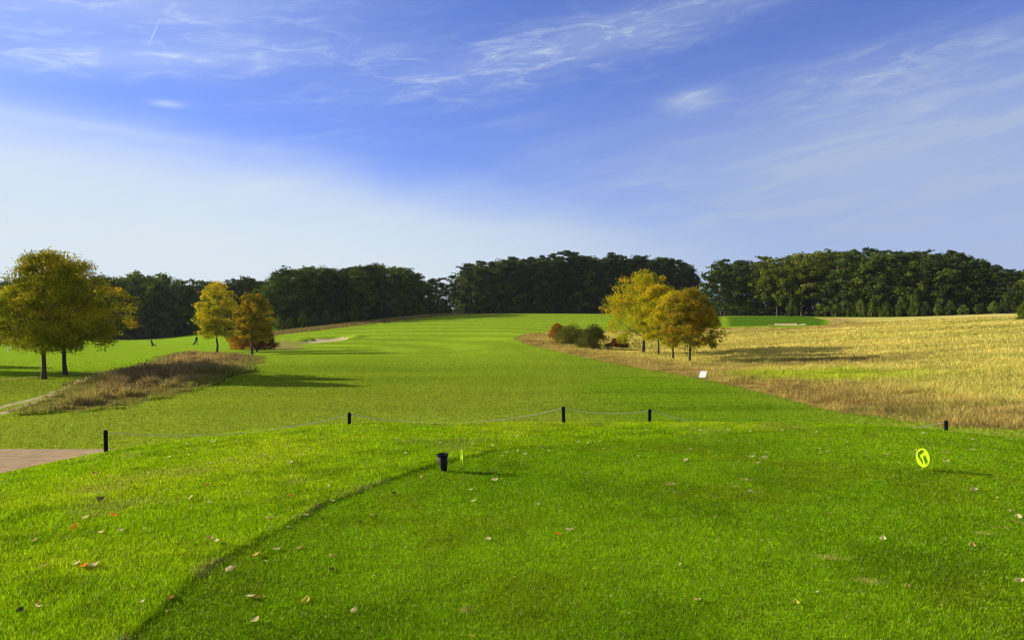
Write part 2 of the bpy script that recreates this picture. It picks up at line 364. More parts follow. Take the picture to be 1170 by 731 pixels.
def princ(name, base, rough=.8, spec=.3, fn=None):
    m = bpy.data.materials.new(name); m.use_nodes = True; b = NB(m.node_tree)
    p = m.node_tree.nodes['Principled BSDF']; p.inputs['Base Color'].default_value = tuple(base)+(1,)
    p.inputs['Roughness'].default_value = rough; p.inputs['Specular IOR Level'].default_value = spec
    if fn: fn(b, p)
    return m
def fn_ground(b, p):
    a = b.node('ShaderNodeAttribute', attribute_name='Col'); g = b.node('ShaderNodeNewGeometry')
    vec = g.outputs['Position']
    mp = b.node('ShaderNodeMapping'); b.L.new(vec, mp.inputs[0]); mp.inputs['Scale'].default_value = (1, 2.6, 1)
    n1 = b.noise(vec, 14, 3, .7); n2 = b.noise(mp.outputs[0], 1.1, 5, .72); n3 = b.noise(mp.outputs[0], .22, 4, .65)
    k = b.m('ADD', .30, b.m('ADD', b.m('MULTIPLY', n1, .45), b.m('ADD', b.m('MULTIPLY', n2, .65), b.m('MULTIPLY', n3, .30))))
    b.L.new(b.mix(1.0, a.outputs['Color'], b.xyz(k, k, k), 'MULTIPLY'), p.inputs['Base Color'])
    bp = b.node('ShaderNodeBump'); bp.inputs['Strength'].default_value = .7; bp.inputs['Distance'].default_value = .09
    b.L.new(b.m('ADD', n2, b.m('MULTIPLY', n1, .5)), bp.inputs['Height']); b.L.new(bp.outputs[0], p.inputs['Normal'])
M_GROUND = princ('grass_ground', (.1, .2, .02), 1.0, .0, fn_ground)
def fn_sand(b, p):
    g = b.node('ShaderNodeNewGeometry'); n = b.noise(g.outputs['Position'], .9, 4, .6)
    b.L.new(b.mix(n, (.42, .33, .17, 1), (.52, .43, .25, 1)), p.inputs['Base Color'])
M_SAND = princ('bunker_sand', (.55, .45, .27), .95, .1, fn_sand)

def build_ground():
    ang = np.concatenate([np.linspace(-180, -39, 48)[:-1], np.arange(-39, 39, .125), np.linspace(39, 180, 48)[:-1]])
    rad = np.concatenate([[.15, .5, .9, 1.3, 1.7, 2.0], np.exp(np.arange(math.log(2.3), math.log(30), .011)), np.exp(np.arange(math.log(30), math.log(330), .0125)), np.exp(np.linspace(math.log(335), math.log(5000), 40))])
    A, Rr = np.meshgrid(np.radians(ang), rad); X = Rr*np.sin(A); Y = Rr*np.cos(A); x, y = X.ravel(), Y.ravel()
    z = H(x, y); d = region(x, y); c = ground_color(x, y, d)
    n, m = A.shape
    i, j = np.meshgrid(np.arange(n-1), np.arange(m), indexing='ij'); j2 = (j+1) % m
    Fq = np.stack([i*m+j, (i+1)*m+j, (i+1)*m+j2, i*m+j2], -1).reshape(-1, 4)[:, ::-1]
    cf = Fq.mean(axis=1)*0; cx = x[Fq].mean(1); cy = y[Fq].mean(1)
    # whole-sheet normals so that the pieces shade as one surface
    e = .02+.002*np.hypot(x, y); nx = -(H(x+e, y)-H(x-e, y))/(2*e); ny = -(H(x, y+e)-H(x, y-e))/(2*e)
    Nn = np.stack([nx, ny, np.ones_like(nx)], 1); Nn /= np.linalg.norm(Nn, axis=1)[:, None]
    fr = lambda v: v[Fq].mean(1)
    reg = np.zeros(len(Fq), int)
    reg[fr(d['range']) > 0] = 4; reg[fr(d['meadow']) > 0] = 2; reg[fr(d['dry']) > 0] = 3; reg[(fr(d['t']) < 0) & (cx < -5)] = 5
    reg[fr(d['r']) < 1.28] = 1; reg[(np.hypot(cx, cy) > 330) | (cy < -15)] = 9; reg[fr(elsdf(x, y, BK1)) > 0] = 6; reg[fr(elsdf(x, y, BK2)) > 0] = 7
    reg[(fr(d['green2']) > 0) & (reg != 7)] = 8
    names = {0: 'fairway', 1: 'tee_mound', 2: 'meadow', 3: 'rough_ground', 4: 'driving_range', 5: 'dirt_track', 6: 'sand_bunker', 7: 'sand_bunker', 8: 'putting_green', 9: 'ground'}
    lab = {6: 'pale sand bunker cut into the slope left of the fairway', 7: 'small thin sand bunker by the far green on the right', 0: 'mown green fairway running up the hill', 1: 'raised tee lawn in the foreground', 2: 'golden dry meadow on the right', 3: 'brown heathery rough beside the track', 4: 'bright green practice field on the left', 5: 'pale two-rut dirt track on the left', 8: 'darker putting green below the right-hand trees', 9: 'ground running on to the horizon'}
    for r in range(10):
        f = Fq[reg == r]
        if len(f) == 0: continue
        u, inv = np.unique(f, return_inverse=True); f2 = inv.reshape(-1, 4)
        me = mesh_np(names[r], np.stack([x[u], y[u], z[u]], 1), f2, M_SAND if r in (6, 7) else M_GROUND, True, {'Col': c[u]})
        me.normals_split_custom_set_from_vertices(Nn[u].tolist())
        o = link(names[r], me); tag(o, lab[r], None, None, 'structure')
build_ground()

# ------------------------------------------------------------------ grass blades
def fn_blade(name, tr=.45, hs=1.0):
    m = bpy.data.materials.new(name); m.use_nodes = True; nt = m.node_tree; nt.nodes.clear(); b = NB(nt)
    a = b.node('ShaderNodeAttribute', attribute_name='Col')
    d = b.node('ShaderNodeBsdfDiffuse'); t = b.node('ShaderNodeBsdfTranslucent'); x = b.node('ShaderNodeMixShader')
    b.L.new(a.outputs['Color'], d.inputs[0]); b.L.new(b.mix(1.0, a.outputs['Color'], (1.15, 1.1, .8, 1), 'MULTIPLY'), t.inputs[0])
    x.inputs[0].default_value = tr; b.L.new(d.outputs[0], x.inputs[1]); b.L.new(t.outputs[0], x.inputs[2])
    o = b.node('ShaderNodeOutputMaterial'); b.L.new(x.outputs[0], o.inputs[0]); return m
M_BLADE = fn_blade('grass_blade', .42); M_STRAW = fn_blade('straw_blade', .30)
def blades(name, x, y, h, w, col, lean, mat, label, cat='grass'):
    n = len(x); z = H(x, y); a = rng.uniform(0, 2*np.pi, n); la = rng.uniform(0, 2*np.pi, n); lm = lean*rng.random(n)**.7*h
    dx, dy = np.cos(a)*w/2, np.sin(a)*w/2; tx, ty = np.cos(la)*lm, np.sin(la)*lm
    V = np.empty((n, 5, 3), np.float32); base = np.stack([x, y, z-.01*h-.003], 1)
    V[:, 0] = base-np.stack([dx, dy, 0*dx], 1); V[:, 1] = base+np.stack([dx, dy, 0*dx], 1)
    mid = base+np.stack([tx*.35, ty*.35, h*.6], 1); V[:, 2] = mid+np.stack([dx, dy, 0*dx], 1)*.8; V[:, 3] = mid-np.stack([dx, dy, 0*dx], 1)*.8
    V[:, 4] = base+np.stack([tx, ty, h], 1)
    i = np.arange(n, dtype=np.int32)[:, None]*5
    Fc = np.concatenate([i+np.array([[0, 1, 2]]), i+np.array([[0, 2, 3]]), i+np.array([[3, 2, 4]])])
    cc = np.repeat(col[:, None, :], 5, 1).reshape(-1, 3)
    me = mesh_np(name, V.reshape(-1, 3), Fc, mat, False, {'Col': cc})
    return tag(link(name, me), label, cat, None, 'stuff')
def fan(n, r0, r1, a0=-40, a1=40, p=1.0):
    a = np.radians(rng.uniform(a0, a1, n)); t = rng.random(n)
    r = np.exp(math.log(r0)+(math.log(r1)-math.log(r0))*t**p); return r*np.sin(a), r*np.cos(a), r
def vary(c, s=.25, hue=.12):
    n = len(c); k = 1+s*rng.normal(0, 1, n)[:, None].clip(-2.2, 2.2); q = 1+hue*rng.normal(0, 1, (n, 3)); return np.clip(c*k*q, .003, .8)
def build_grass():
    x, y, r = fan(900000, 2.6, 17.5, p=.9)
    ex, ey = rng.uniform(-8, 17, 1000000), rng.uniform(-4, 14, 1000000); er = np.maximum(np.hypot(ex, ey), 2.6)     # the rest of the tee, to either side of the view
    k = ((np.abs(np.degrees(np.arctan2(ex, ey))) > 40) | (np.hypot(ex, ey) < 2.6)) & (rng.random(1000000) < (7.0/er)**.5)
    x, y, r = np.concatenate([x, ex[k]]), np.concatenate([y, ey[k]]), np.concatenate([r, np.maximum(er[k], 7.0)])
    k = (mound_r(x, y) < 1.12); x, y, r = x[k], y[k], r[k]
    d = region(x, y); c = ground_color(x, y, d); bank = sst(d['lip'], -.015, .02); fr = sst(y, 10.9, 12.0); bk = np.clip(np.maximum(bank, fr*.8), 0, 1)
    edge = np.exp(-((d['lip']-.04)/.05)**2)*(y < 10.8)
    tuft = fbm(x*3, y*3, 101, 3)
    h = (.011+.017*rng.random(len(x)))*(1-bk)+bk*(.015+.023*rng.random(len(x)))*(.55+.9*tuft)+edge*.006
    c = vary(c, .30, .10); s = rng.random(len(x)); c[s < .045] = np.array([.42, .42, .16])*rng.uniform(.6, 1.1, ((s < .045).sum(), 1))
    blades('turf_grass', x, y, h, r*.00095*(.7+.6*rng.random(len(x))), c, .9, M_BLADE, 'short bright green turf of the tee and its bank')
    # fairway below the tee
    x, y, r = fan(420000, 16, 120, -36, 36, .8); kk = rng.random(len(x)) > sst(r, 40, 118); x, y, r = x[kk], y[kk], r[kk]; d = region(x, y)
    k = (d['r'] > 1.10) & (d['meadow'] < 0) & (d['dry'] < 0) & (d['t'] > 0) & (paving_sdf(x, y) < 0); x, y, r = x[k], y[k], r[k]; d = {q: v[k] for q, v in d.items()}
    c = vary(ground_color(x, y, d), .22, .08)
    blades('fairway_grass', x, y, (.025+.035*rng.random(len(x))), r*.0010, c, 1.0, M_BLADE, 'mown fairway grass below the tee')
    # meadow
    x, y, r = fan(820000, 16, 175, -2, 41, .85); d = region(x, y); k = (d['meadow'] > -.15) & (d['r'] > 1.2); x, y, r = x[k], y[k], r[k]; d = {q: v[k] for q, v in d.items()}
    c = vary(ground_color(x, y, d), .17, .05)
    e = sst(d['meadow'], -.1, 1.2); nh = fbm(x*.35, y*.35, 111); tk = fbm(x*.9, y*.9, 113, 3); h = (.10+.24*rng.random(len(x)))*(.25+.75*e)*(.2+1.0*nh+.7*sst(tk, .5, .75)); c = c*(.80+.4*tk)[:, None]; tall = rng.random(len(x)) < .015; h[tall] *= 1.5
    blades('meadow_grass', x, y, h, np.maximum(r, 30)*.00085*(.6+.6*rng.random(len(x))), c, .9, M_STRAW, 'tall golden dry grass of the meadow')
    # brown rough by the track
    x, y, r = fan(420000, 27, 125, -36, -14, 1.0); d = region(x, y); k = d['dry']+1.3*(fbm(x*.35, y*.35, 21)-.5)+.8*(fbm(x*1.6, y*1.6, 23)-.5) > -.1; x, y, r = x[k], y[k], r[k]; d = {q: v[k] for q, v in d.items()}
    c = ground_color(x, y, d); P = BRUSH
    b1 = np.exp(-(((x-P.x)/4.2)**2+((y-P.y)/8.5)**2))
    c = c+(np.array([.20, .15, .08])-c)*(b1*.6)[:, None]; c = c*(.75+.5*fbm(x*1.1, y*.8, 123, 3))[:, None]
    tk = sst(fbm(x*1.1, y*.8, 123, 3), .42, .72); h = (.06+.30*rng.random(len(x)))*(.25+1.5*tk)*(.35+.65*sst(d['dry'], 0, 2.0))+b1*.85*rng.random(len(x))*(.3+1.2*fbm(x*.8, y*.8, 131))
    blades('rough_grass', x, y, h, r*.0010*(.6+.6*rng.random(len(x))), vary(c, .28, .09), .8, M_STRAW, 'brown and straw coloured tall grass in the rough patch beside the track')
BRUSH = Vector((-21.4, 52.0, 0))
PAV = np.array([(-40, 20.4), (-10.0, 20.2), (-7.6, 17.6), (-7.0, 15.0), (-10.0, 11.0), (-40, 9)])
def paving_sdf(x, y): return poly_sdf(x, y, PAV)
build_grass()
# ridge grass on the skyline and beside the woods
def ridge_grass():
    n = 60000; t = rng.random(n); P = RIDGE; s = t*(len(P)-1); i = np.clip(s.astype(int), 0, len(P)-2); f = (s-i)[:, None]
    q = P[i]*(1-f)+P[i+1]*f+rng.normal(0, 2.0, (n, 2)); x, y = q[:, 0], q[:, 1]
    c = np.ones((n, 1))*np.array([.33, .25, .10]); g = rng.random(n) < .3; c[g] = (.16, .17, .05)
    blades('ridge_grass', x, y, .15+.4*rng.random(n)*(.4+fbm(x*.3, y*.3, 7)), .2+0*x, vary(c, .25, .08), .8, M_STRAW, 'pale dry grass along the edge of the hill below the woods')
ridge_grass()

# ------------------------------------------------------------------ paving
def fn_paving(b, p):
    g = b.node('ShaderNodeNewGeometry')
    br = b.node('ShaderNodeTexBrick'); b.L.new(g.outputs['Position'], br.inputs['Vector'])
    br.inputs['Color1'].default_value = (.46, .31, .14, 1); br.inputs['Color2'].default_value = (.33, .22, .10, 1); br.inputs['Mortar'].default_value = (.13, .10, .08, 1)
    br.inputs['Scale'].default_value = 1.0; br.inputs['Brick Width'].default_value = .20; br.inputs['Row Height'].default_value = .10; br.inputs['Mortar Size'].default_value = .007
    n = b.noise(g.outputs['Position'], .7, 5, .6); k = b.m('ADD', .45, b.m('MULTIPLY', n, 1.0))
    b.L.new(b.mix(1.0, br.outputs[0], b.xyz(k, k, k), 'MULTIPLY'), p.inputs['Base Color'])
def build_paving():
    m = princ('red_brick_paving', (.3, .2, .15), .85, .2, fn_paving); bm = bmesh.new()
    pts = [(p[0], p[1]) for p in PAV]; zt = max(float(H(*p)) for p in pts[:2])+.05
    zt = -1.44
    top = [bm.verts.new((a, b, zt)) for a, b in pts]; bot = [bm.verts.new((a, b, zt-.5)) for a, b in pts]
    bm.faces.new(top[::-1] if False else top); n = len(pts)
    for i in range(n): bm.faces.new((top[i], bot[i], bot[(i+1) % n], top[(i+1) % n]))
    bmesh.ops.recalc_face_normals(bm, faces=bm.faces)
    me = bpy.data.meshes.new('paving'); bm.to_mesh(me); me.materials.append(m)
    tag(link('paving', me), 'reddish brick paved area below the left bank', None, None, 'structure')
build_paving()

# ------------------------------------------------------------------ trees
def fn_leaf(name, cols, tr=.3, vary_obj=.25):
    m = bpy.data.materials.new(name); m.use_nodes = True; nt = m.node_tree; nt.nodes.clear(); b = NB(nt)
    a = b.node('ShaderNodeAttribute', attribute_name='tint'); oi = b.node('ShaderNodeObjectInfo')
    rp = b.node('ShaderNodeValToRGB'); e = rp.color_ramp.elements
    while len(e) < len(cols): e.new(.5)
    for i, c in enumerate(cols): e[i].position = i/(len(cols)-1); e[i].color = tuple(c)+(1,)
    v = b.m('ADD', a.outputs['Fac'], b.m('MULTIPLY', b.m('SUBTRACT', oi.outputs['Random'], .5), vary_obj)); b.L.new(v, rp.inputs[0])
    d = b.node('ShaderNodeBsdfDiffuse'); t = b.node('ShaderNodeBsdfTranslucent'); x = b.node('ShaderNodeMixShader')
    b.L.new(rp.outputs[0], d.inputs[0]); b.L.new(b.mix(1.0, rp.outputs[0], (1.2, 1.15, .7, 1), 'MULTIPLY'), t.inputs[0])
    x.inputs[0].default_value = tr; b.L.new(d.outputs[0], x.inputs[1]); b.L.new(t.outputs[0], x.inputs[2])
    o = b.node('ShaderNodeOutputMaterial'); b.L.new(x.outputs[0], o.inputs[0]); return m
def fn_bark(b, p):
    g = b.node('ShaderNodeTexCoord'); mp = b.node('ShaderNodeMapping'); b.L.new(g.outputs['Object'], mp.inputs[0]); mp.inputs['Scale'].default_value = (6, 6, 1.2)
    n = b.noise(mp.outputs[0], 2.2, 6, .7); b.L.new(b.mix(n, (.035, .026, .019, 1), (.14, .11, .085, 1)), p.inputs['Base Color'])
    bp = b.node('ShaderNodeBump'); bp.inputs['Strength'].default_value = .8; bp.inputs['Distance'].default_value = .03; b.L.new(n, bp.inputs['Height']); b.L.new(bp.outputs[0], p.inputs['Normal'])
def fn_pbark(b, p):
    g = b.node('ShaderNodeTexCoord'); sp = b.node('ShaderNodeSeparateXYZ'); b.L.new(g.outputs['Object'], sp.inputs[0])
    n = b.noise(g.outputs['Object'], 2.0, 5, .7); k = b.step(sp.outputs[2], 4, 11)
    c = b.mix(k, (.045, .036, .03, 1), (.12, .065, .04, 1)); q = b.m('ADD', .5, n); b.L.new(b.mix(1.0, c, b.xyz(q, q, q), 'MULTIPLY'), p.inputs['Base Color'])
M_BARK = princ('tree_bark', (.08, .06, .05), .9, .2, fn_bark); M_PBARK = princ('pine_bark', (.1, .07, .05), .9, .2, fn_pbark)
L_OAK = fn_leaf('oak_leaves', [(.10, .12, .012), (.20, .22, .016), (.33, .32, .02), (.50, .36, .022), (.55, .32, .025)], .42, .06)
L_GOLD = fn_leaf('golden_leaves', [(.20, .22, .012), (.38, .37, .015), (.56, .48, .018), (.62, .44, .022), (.55, .28, .02)], .42, .05)
L_RUST = fn_leaf('rusty_leaves', [(.16, .155, .013), (.30, .25, .016), (.42, .29, .02), (.42, .20, .025), (.32, .13, .025)], .34, .05)
L_RED = fn_leaf('red_leaves', [(.07, .02, .018), (.15, .035, .022), (.26, .07, .03), (.34, .15, .04)], .3, .1)
L_PINE = fn_leaf('pine_needles', [(.022, .038, .018), (.042, .068, .028), (.072, .108, .036), (.115, .150, .042)], .12, .35)
L_WOOD = fn_leaf('woodland_leaves', [(.028, .048, .014), (.058, .095, .022), (.105, .155, .028), (.18, .21, .035)], .22, .75)
L_LIGHT = fn_leaf('light_green_leaves', [(.04, .08, .01), (.08, .13, .014), (.14, .19, .02), (.24, .26, .03)], .3, .2)
L_YEL = fn_leaf('yellowing_leaves', [(.06, .085, .014), (.11, .145, .02), (.18, .215, .028), (.27, .28, .035)], .3, .1)
L_OLIVE = fn_leaf('olive_leaves', [(.06, .075, .015), (.11, .13, .022), (.18, .19, .035), (.27, .25, .05)], .3, .1)
L_GREY = fn_leaf('grey_green_leaves', [(.035, .055, .025), (.06, .09, .04), (.10, .13, .06), (.15, .17, .09)], .2, .3)

def tubes(segs, n=7):
    """segs: list of (points, radii) -> V,F"""
    V, Fc = [], []
    for P, Rd in segs:
        P = [Vector(p) for p in P]; base = len(V)
        for i, p in enumerate(P):
            d = (P[min(i+1, len(P)-1)]-P[max(i-1, 0)]).normalized(); a = d.orthogonal().normalized(); b = d.cross(a)
            if i and True:
                a = (pa - d*pa.dot(d)).normalized(); b = d.cross(a)
            pa = a
            for k in range(n):
                t = 2*math.pi*k/n; V.append(p+(a*math.cos(t)+b*math.sin(t))*Rd[i])
        for i in range(len(P)-1):
            for k in range(n):
                Fc.append((base+i*n+k, base+i*n+(k+1) % n, base+(i+1)*n+(k+1) % n, base+(i+1)*n+k))
    return np.array([tuple(v) for v in V]), np.array(Fc)
def leaf_cloud(rg, centers, rads, per, size, flat=.6, tints=None, droop=0.0):
    """leaf faces spread through clumps; returns V, F, tint"""
    n = len(centers); idx = np.repeat(np.arange(n), per); m = len(idx)
    u = rg.normal(0, 1, (m, 3)); u /= np.linalg.norm(u, axis=1)[:, None]; rr = rg.random(m)**.45*(1+.55*(rg.random(m) < .13)*rg.random(m))
    p = centers[idx]+u*rr[:, None]*rads[idx][:, None]*np.array([1, 1, flat])
    p[:, 2] -= droop*rr*rads[idx]
    nrm = rg.normal(0, 1, (m, 3))+np.array([0, 0, .5])+u*.6; nrm /= np.linalg.norm(nrm, axis=1)[:, None]
    t = np.cross(nrm, rg.normal(0, 1, (m, 3))); t /= np.linalg.norm(t, axis=1)[:, None]; b = np.cross(nrm, t)
    s = size*(.55+.9*rg.random(m))[:, None]
    V = np.stack([p-t*s*.5, p-b*s*.32+t*s*.05, p+t*s*.5, p+b*s*.32-t*s*.05], 1).reshape(-1, 3)
    Fc = np.arange(m*4).reshape(m, 4)
    ti = (tints[idx] if tints is not None else 0)+rg.normal(0, .12, m)
    return V, Fc, np.repeat(ti, 4)
def grow(rg, Ht, rt, hb, crown, nl=9, lean=(0, 0), forks=True):
    """trunk with limbs up into the crown envelope. crown: function(h01, az)->radius"""
    ch = Ht-hb; segs = []; n = 9; top = Ht*.86
    wob = rg.normal(0, .018*Ht, (n, 2)); wob[0] = 0; wob = np.cumsum(wob, 0)*.35
    P = [(lean[0]*(i/(n-1))+wob[i, 0], lean[1]*(i/(n-1))+wob[i, 1], -.15+(top+.15)*i/(n-1)) for i in range(n)]
    Rd = [rt*(1-.80*(i/(n-1))**.85) for i in range(n)]; Rd[0] *= 1.25
    segs.append((P, Rd)); tips = []
    for k in range(nl):
        f = .08+.80*k/nl; h = hb*.85+(top-hb*.85)*f*.8; az = k*2.4+rg.normal(0, .3)
        i = min(n-2, int((h+.15)/(top+.15)*(n-1))); q = (h+.15)/(top+.15)*(n-1)-i; b0 = Vector(P[i]).lerp(Vector(P[i+1]), q)
        hh = min(.97, f+.18+.1*rg.random()); L = crown(hh, az)*.82; e = Vector((b0.x*.3+math.cos(az)*L, b0.y*.3+math.sin(az)*L, hb+ch*hh*.92))
        mid = b0.lerp(e, .45)+Vector((rg.normal(0, .12), rg.normal(0, .12), -.06*L+rg.normal(0, .1))); r0 = rt*.42*(1-.5*f)
        segs.append(([b0, b0.lerp(mid, .5)+Vector((0, 0, -.03*L)), mid, mid.lerp(e, .55), e], [r0, r0*.8, r0*.6, r0*.36, r0*.12])); tips.append(e)
        for s in range(3):
            a2 = az+rg.normal(0, .8); st = mid.lerp(e, .1+.25*s); L2 = L*.5
            e2 = st+Vector((math.cos(a2)*L2, math.sin(a2)*L2, L2*(.25+.5*rg.random()))); segs.append(([st, st.lerp(e2, .5)+Vector((0, 0, .05)), e2], [r0*.42, r0*.26, r0*.07]))
    return segs
def make_tree(name, seed, Ht, Rc, hb, mat, kind='round', clumps=110, per=70, leaf=.2, rt=.2, lean=(0, 0), bark=None, asym=.18, tint_fn=None, cr=.22, nl=9, tubn=7):
    rg = np.random.default_rng(seed); ch = Ht-hb
    ph = rg.uniform(0, 6.28, 6); am = rg.uniform(.3, 1, 6)
    def lump(h, az): return 1+asym*(am[0]*math.sin(2*az+ph[0]+3*h)+am[1]*math.sin(3*az+ph[1]-5*h)*.7+am[2]*math.sin(7*h+ph[2])*.5)
    prof = {'round': lambda h: max(0, 1-abs((h-.45)/.56)**2.3)**.5, 'egg': lambda h: max(0, (1-abs((h-.36)/.66)**1.9))**.62,
            'umbrella': lambda h: max(0, 1-abs((h-.52)/.50)**2.0)**.5, 'dome': lambda h: max(0, 1-max(0, h)**2.4)**.55*(.72+.28*min(1, h/.25)),
            'column': lambda h: max(0, 1-abs((h-.42)/.60)**3)**.5}[kind]
    crown = lambda h, az: Rc*prof(h)*lump(h, az)
    C_, Rr, T = [], [], []
    while len(C_) < clumps:
        h = rg.random()**.85; az = rg.uniform(0, 2*math.pi); Rm = crown(h, az)
        if rg.random() > prof(h)+.08: continue
        q = rg.random()**.42; r = Rm*q*.92; c = (math.cos(az)*r+lean[0]*.8, math.sin(az)*r+lean[1]*.8, hb+ch*h*.95+rg.normal(0, .02*ch))
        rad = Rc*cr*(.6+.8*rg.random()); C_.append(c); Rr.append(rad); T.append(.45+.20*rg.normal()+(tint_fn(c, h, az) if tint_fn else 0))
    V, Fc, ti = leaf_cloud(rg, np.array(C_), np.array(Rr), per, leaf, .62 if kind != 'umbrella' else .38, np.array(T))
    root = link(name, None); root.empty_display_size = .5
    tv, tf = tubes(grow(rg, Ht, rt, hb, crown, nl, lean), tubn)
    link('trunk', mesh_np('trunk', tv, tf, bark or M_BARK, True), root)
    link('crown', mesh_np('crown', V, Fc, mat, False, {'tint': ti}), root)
    return root
def make_pine(name, seed, Ht, Rc, hb, mat, clumps=70, per=40, leaf=.42, rt=.2):
    """tall pine: bare reddish stem, flat irregular plates of needles"""
    rg = np.random.default_rng(seed); segs = []; n = 8; wx = np.cumsum(rg.normal(0, .12, n)); wy = np.cumsum(rg.normal(0, .12, n)); wx[0] = wy[0] = 0
    P = [Vector((wx[i], wy[i], -.3+(Ht*.94+.3)*i/(n-1))) for i in range(n)]; segs.append((P, [rt*(1-.75*i/(n-1)) for i in range(n)]))
    C_, Rr, T = [], [], []; k = 0; tot = 0
    while len(C_) < clumps:
        f = (k+.5*rg.random())/22.0; k += 1
        if f > 1: f = rg.random(); 
        h = hb+(Ht-hb)*f; az = rg.uniform(0, 6.283); L = Rc*(1.05-.62*f**2.2)*(.45+.6*rg.random())*(.55+.45*min(1, f/.3)); i = min(n-2, int(h/Ht/.94*(n-1))); b0 = P[i].lerp(P[i+1], min(1, max(0, h/Ht/.94*(n-1)-i)))
        e = b0+Vector((math.cos(az)*L, math.sin(az)*L, L*(.10+.25*rg.random()))); segs.append(([b0, b0.lerp(e, .5)+Vector((0, 0, -.05*L)), e], [rt*.3, rt*.2, rt*.06]))
        for s in range(3):
            c = b0.lerp(e, .55+.22*s); C_.append((c.x+rg.normal(0, .25), c.y+rg.normal(0, .25), c.z+.15+rg.normal(0, .15))); Rr.append(Rc*(.19+.16*rg.random())); T.append(.42+.17*rg.normal()+.12*f)
    V, Fc, ti = leaf_cloud(rg, np.array(C_), np.array(Rr), per, leaf, .42, np.array(T))
    root = link(name, None); tv, tf = tubes(segs, 5)
    link('trunk', mesh_np('trunk', tv, tf, M_PBARK, True), root); link('crown', mesh_np('crown', V, Fc, mat, False, {'tint': ti}), root)
    return root
def make_bush(name, seed, Ht, Rc, mat, clumps=40, per=60, leaf=.14, tint_fn=None):
    rg = np.random.default_rng(seed); C_, Rr, T, segs = [], [], [], []
    for k in range(clumps):
        az = rg.uniform(0, 6.283); q = rg.random()**.5; h = rg.random(); r = Rc*q*math.sqrt(max(.05, 1-h**2))*.85; c = (math.cos(az)*r, math.sin(az)*r, Ht*(.06+.82*h)*(1-.15*q)); C_.append(c)
        Rr.append(min(Rc, Ht)*(.20+.14*rg.random())); T.append(.42+.16*rg.normal()+(tint_fn(c, h, az) if tint_fn else 0))
    for k in range(9):
        az = k*2.4; e = Vector((math.cos(az)*Rc*.6, math.sin(az)*Rc*.6, Ht*.75)); segs.append(([(0.1*math.cos(az), .1*math.sin(az), -.1), e*.5+Vector((0, 0, .1*Ht)), e], [.04*Ht*.5, .02*Ht*.5, .005*Ht]))
    V, Fc, ti = leaf_cloud(rg, np.array(C_), np.array(Rr), per, leaf, .75, np.array(T))
    root = link(name, None); tv, tf = tubes(segs, 5)
    link('stems', mesh_np('stems', tv, tf, M_BARK, True), root); link('foliage', mesh_np('foliage', V, Fc, mat, False, {'tint': ti}), root)
    return root
def place(o, p, rot=0, s=(1, 1, 1)): o.location = p; o.rotation_euler = (0, 0, rot); o.scale = s; return o
def pm(px, Y): return px*Y/F       # photo pixels -> metres at distance Y

